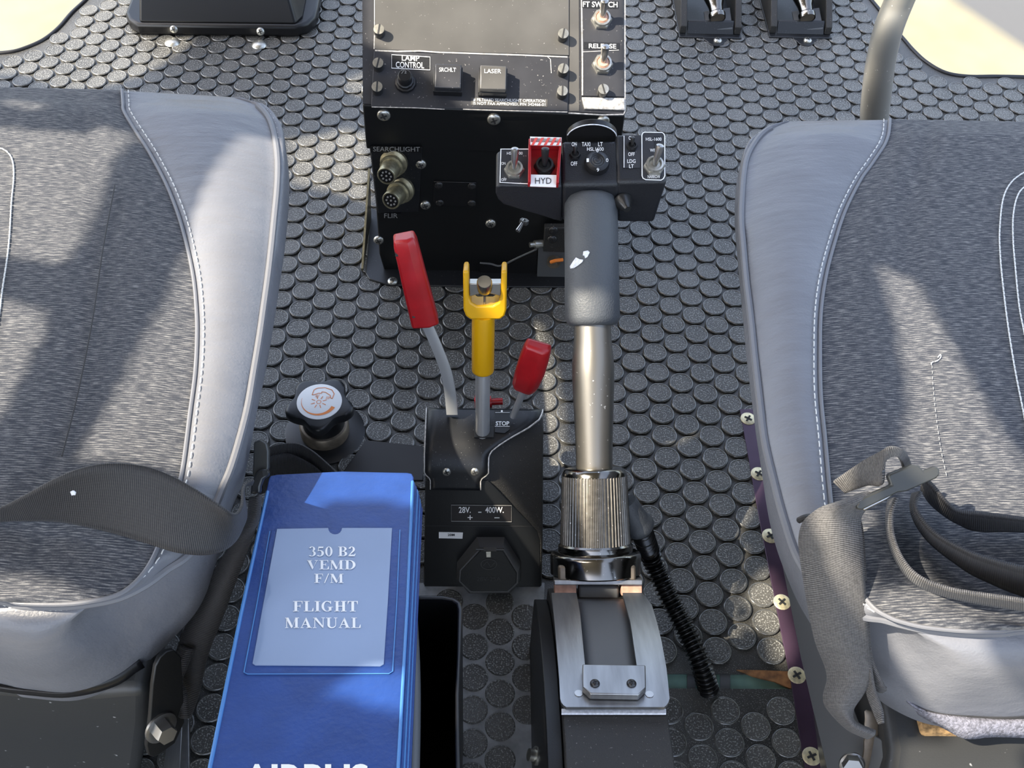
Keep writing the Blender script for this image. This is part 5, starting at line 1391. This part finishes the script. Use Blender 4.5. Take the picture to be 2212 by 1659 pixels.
# straps running off to the right
def Rb(nm, A, B_, ma, **k): ribbon(nm, E_(A), E_(B_), ma, rb, .0022, 8, 5, **k)
Rb('shoulder_strap', [(1938, 1074, .44), (1926, 1112, .435), (1930, 1160, .43), (1950, 1208, .43), (1985, 1245, .43), (2040, 1268, .43), (2100, 1280, .43), (2260, 1304, .43), (2600, 1370, .42)],
   [(1920, 1080, .40), (1916, 1112, .395), (1920, 1166, .39), (1942, 1222, .39), (1978, 1262, .39), (2036, 1286, .39), (2096, 1300, .39), (2260, 1330, .39), (2600, 1400, .39)], 'web_grey')
Rb('shoulder_strap', [(1990, 1062, .44), (1978, 1090, .44), (1990, 1118, .44), (2022, 1152, .44), (2070, 1180, .44), (2130, 1204, .44), (2260, 1236, .44), (2600, 1300, .43)],
   [(1972, 1066, .40), (1968, 1096, .40), (1980, 1132, .40), (2010, 1172, .40), (2060, 1212, .40), (2122, 1250, .40), (2260, 1300, .40), (2600, 1370, .395)], 'web_black')
Rb('shoulder_strap', [(1996, 1030, .445), (2018, 1052, .44), (2050, 1090, .435), (2076, 1104, .43), (2120, 1108, .43), (2260, 1126, .43), (2600, 1170, .42)],
   [(1990, 1056, .41), (2010, 1086, .405), (2040, 1112, .40), (2074, 1132, .40), (2118, 1146, .40), (2260, 1152, .40), (2600, 1210, .395)], 'web_black')
# brown loop tab on the leather
b = MB(); b.tube(catmull(E_([(1726, 1124, .40), (1738, 1118, .405), (1748, 1116, .40)]), 4), .0022, 8); b.build('edge_tab', 'web_black', rb)

# ================================================================== rail strip with countersunk screws
edge = [(1594, 868), (1597, 886), (1620, 1014), (1641, 1134), (1656, 1226), (1686, 1366), (1708, 1477), (1734, 1643), (1750, 1740)]
edge = [(1597, 886), (1641, 1134), (1686, 1366), (1708, 1477), (1734, 1643), (1752, 1740)]
rl_pts = [fl(x, y, .0015) for x, y in edge]
rail = thing('rail_strip', 'purple-black anodised strip screwed to the floor beside the right seat', 'trim strip', rl_pts[2])
b = MB(); b.prism(rl_pts + [p + V((.030, 0, 0)) for p in reversed(rl_pts)], (0, 0, .0022)); b.build('strip', 'purple', rail, bevel=.0004)
for x, y in ((1616, 905), (1639, 1024), (1664, 1158), (1689, 1301), (1721, 1459), (1753, 1634)):
    screw(rail, fl(x, y, .0036), UP, .0085 if y > 1000 else .0085, 'flat', 'brass', name='countersunk_screw', h=.0010, turn=.2 + random.random())

# ================================================================== control stick, pedal brackets, foot box
cd = [(1886, 330, 1.46), (1889, 250, 1.36), (1896, 180, 1.30), (1905, 120, 1.26), (1920, 60, 1.22), (1940, 8, 1.20), (1962, -40, 1.18), (1990, -90, 1.17)]
pts = [fl(1884, 345, .003)] + [ad(x, y, d) for x, y, d in cd]
stk = thing('control_stick', 'curved grey metal control stick rising behind the right seat', 'control stick', pts[0])
b = MB(); sm = catmull(pts, 8); b.tube(sm, [31.5 / F_PX * max(1.16, min(1.32, dep(p))) for p in sm], 28); b.build('tube', 'stick', stk)
b = MB(); b.lathe([(.03, 0), (.03, .004), (.022, .006), (.021, .02)], pts[0], UP, 32); b.build('base_boot', 'blackplastic', stk)

opening_on([(1858, 262), (1880, 80), (1900, 20), (1920, -30), (1990, -40), (1960, 40), (1935, 110), (1922, 262)], lambda x, y: ad(x, y, polyl([(330, 1.46), (250, 1.36), (180, 1.30), (120, 1.26), (60, 1.22), (8, 1.20), (-50, 1.18)][::-1], y) - .014))
def pedal(x0, lab):
    """dark channel bracket with a polished tube, x0 = left edge in the picture at the base"""
    base = fl(x0 + 62, 84, .003)
    t = thing('pedal_bracket', lab, 'pedal', base, 'pedal brackets')
    Z = .0015
    lo = fl(x0 + 0, 80, Z); ro = fl(x0 + 132, 74, Z)
    w = ro.x - lo.x; yb = lo.y
    b = MB(); b.box((lo.x + w / 2, yb + .08, Z + .002), ((1, 0, 0), (0, 1, 0), UP), (w / 2, .085, .002)); b.build('base_plate', 'black_satin', t, bevel=.001)
    b = MB()
    for xx, s in ((lo.x + .006, 1), (ro.x - .006, -1)):
        b.prism([V((xx - .005, yb + .004, Z + .004)), V((xx - .005, yb + .165, Z + .004)), V((xx - .005, yb + .165, .075)), V((xx - .005, yb + .045, .05)), V((xx - .005, yb + .004, .018))], (.010, 0, 0))
    b.build('side_wall', 'crinkle', t, bevel=.001)
    b = MB(); b.prism([V((lo.x + .012, yb + .002, Z + .004)), V((ro.x - .012, yb + .002, Z + .004)), V((ro.x - .012, yb + .012, .022)), V((lo.x + .012, yb + .012, .022))], (0, .003, .001)); b.build('front_lip', 'black_satin', t, bevel=.001)
    c = fl(x0 + 80, 94, Z)
    b = MB(); b.prism([V((c.x - .024, yb + .01, Z)), V((c.x - .017, yb - .010, Z))] + [V((c.x + .013 * math.cos(a), yb - .012 + .013 * math.sin(a), Z)) for a in np.linspace(math.pi * 1.05, math.pi * 1.95, 9)] + [V((c.x + .017, yb - .010, Z)), V((c.x + .024, yb + .01, Z))], (0, 0, .003)); b.build('mounting_tab', 'black_satin', t, bevel=.0006)
    screw(t, V((c.x + .003, yb - .012, Z + .003)), UP, .0065, 'pan', 'screw', h=.004)
    e = ad(x0 + 84, 40, dep(fl(x0 + 84, 60)) - .035); ax = V((-.10, 1.0, .42)).normalized()
    b = MB(); b.lathe([(.0105, .001), (.0122, -.0005), (.0128, .002), (.0128, .007), (.0102, .010), (.0108, .02), (.0165, .04), (.024, .16)], e, ax, 28); b.build('tube', 'chrome', t)
    b = MB(); b.lathe([(.0106, .0004), (0, .0010)], e, ax, 24); b.build('tube_bore', 'brownmetal', t)
    b = MB(); q = fl(x0 + 46, 30, .03)
    b.prism([V((q.x + .012, yb + .006, .008)), V((ro.x - .014, yb + .006, .012)), V((ro.x - .014, yb + .05, .02)), V((q.x + .012, yb + .05, .012))], (0, 0, .003)); b.build('wear_strip', 'metalgrey', t, bevel=.0006)
    for i in range(7): 
        b = MB(); a = V((lo.x + .018, yb + .10 + i * .005, .028 + i * .002)); b.tube([a, a + V((.03, 0, .004))], .0012, 6); b.build('spring_coil', 'metalgrey', t)
    return t
pedal(1466, 'left of the two dark pedal brackets on the floor behind the console')
pedal(1660, 'right of the two dark pedal brackets, nearer the control stick')

# foot box top left
B0 = [(277, 52), (284, 66), (303, 77), (640, 82), (668, 74), (684, 60), (690, 40)]
z0 = .0025
bb = [fl(x, y, z0) for x, y in B0]
fb = thing('equipment_box', 'black box with rounded flange on the floor in front of the left seat', 'box', fl(480, 40))
yfar = bb[0].y + .22
b = MB(); b.prism(bb + [V((bb[-1].x, yfar, z0)), V((bb[0].x, yfar, z0))], (0, 0, .020)); b.build('flange', 'blackplastic', fb, bevel=.005, seg=3)
lo = [fl(x, y, .022) for x, y in [(300, 50), (640, 54), (655, 40)]]
top = [V((lo[0].x + .012, lo[0].y + .060, .13)), V((lo[1].x - .030, lo[1].y + .060, .13)), V((lo[2].x - .034, lo[2].y + .06, .13))]
far = lambda L, d: L + [V((L[2].x, yfar, L[0].z)), V((L[0].x, yfar, L[0].z))]
b = MB(); b.loft([far(lo, 0), far(top, 0)]); b.build('cover', 'blackplastic', fb, bevel=.004, seg=3)
nfl = V((0, -.9, .4)).normalized()
for x, y in ((376, 62), (563, 67)): screw(fb, at(x, y, .014) + V((0, -.001, 0)), nfl, .0062, 'pan', 'screw', h=.004)
for x, y in ((372, 92), (560, 97)):
    b = MB(); b.lathe([(.0115, 0), (.010, .003), (.006, .005), (0, .0055)], fl(x, y, .0028), UP, 20)
    o = b.build('floor_stud', 'screw', None); tag(o, ('bright rounded floor stud in sunlight before the black box' if x < 400 else 'dull rounded floor stud in shade before the black box'), 'stud', 'floor studs')

# sun on the right seat and its straps
opening([(1902, 578), (1935, 595), (1985, 622), (2040, 715), (2088, 800), (2140, 895), (2190, 975), (2290, 1080), (2290, 1150), (2080, 1130), (2030, 1080), (1985, 1010), (1962, 950), (1975, 880), (1962, 800), (1945, 720), (1930, 650)], SEATP)
opening([(1808, 1110), (1842, 1075), (1815, 1055), (1905, 975), (1960, 975), (1960, 1010), (1870, 1100), (1880, 1420), (1910, 1490), (1890, 1590), (1850, 1570), (1860, 1470), (1834, 1330), (1810, 1200)], hz(.345))
opening([(1915, 1300), (2010, 1285), (2070, 1330), (2170, 1360), (2120, 1376), (2150, 1450), (2185, 1540), (1960, 1540), (1908, 1440), (1890, 1372)], hz(.32))
opening([(1925, 1600), (2000, 1590), (2100, 1585), (2190, 1600), (2230, 1800), (1910, 1800)], hz(.21))
opening([(1918, 1085), (1916, 1120), (1922, 1168), (1942, 1222), (1980, 1262), (2038, 1284), (2098, 1298), (2230, 1322), (2230, 1300), (2100, 1276), (2040, 1262), (1988, 1238), (1954, 1204), (1936, 1160), (1932, 1112), (1940, 1080)], hz(.37))

# the added blocking panel itself, cut so sun falls only in chosen patches
gx0, gx1, gy0, gy1, cs_ = -2.45, .34, -.75, 1.50, .004
nx, ny = int((gx1 - gx0) / cs_), int((gy1 - gy0) / cs_)
gx, gy = np.meshgrid(gx0 + (np.arange(nx) + .5) * cs_, gy0 + (np.arange(ny) + .5) * cs_)
hole = np.zeros(gx.shape, bool)
for poly in OPEN: hole |= inside(gx, gy, poly)
for (x, y) in PTS:
    i_, j_ = int((x - gx0) / cs_), int((y - gy0) / cs_)
    if 1 < i_ < nx - 2 and 1 < j_ < ny - 2: hole[j_, i_] = True
b = MB()
for r in range(ny):
    row = ~hole[r]; edges = np.flatnonzero(np.diff(np.concatenate(([0], row.astype(np.int8), [0]))))
    for a, e in zip(edges[::2], edges[1::2]):
        x0, x1 = gx0 + a * cs_, gx0 + e * cs_; y0, y1 = gy0 + r * cs_, gy0 + (r + 1) * cs_
        k = len(b.v); b.v += [V((x0, y0, ZR)), V((x1, y0, ZR)), V((x1, y1, ZR)), V((x0, y1, ZR))]; b.f.append((k, k + 1, k + 2, k + 3))
o = b.build('sun_blocker', 'sun_blocker', None, smooth=False); tag(o, 'added unseen panel above the cockpit with holes shaping the sun patches', 'light blocker', kind='structure')
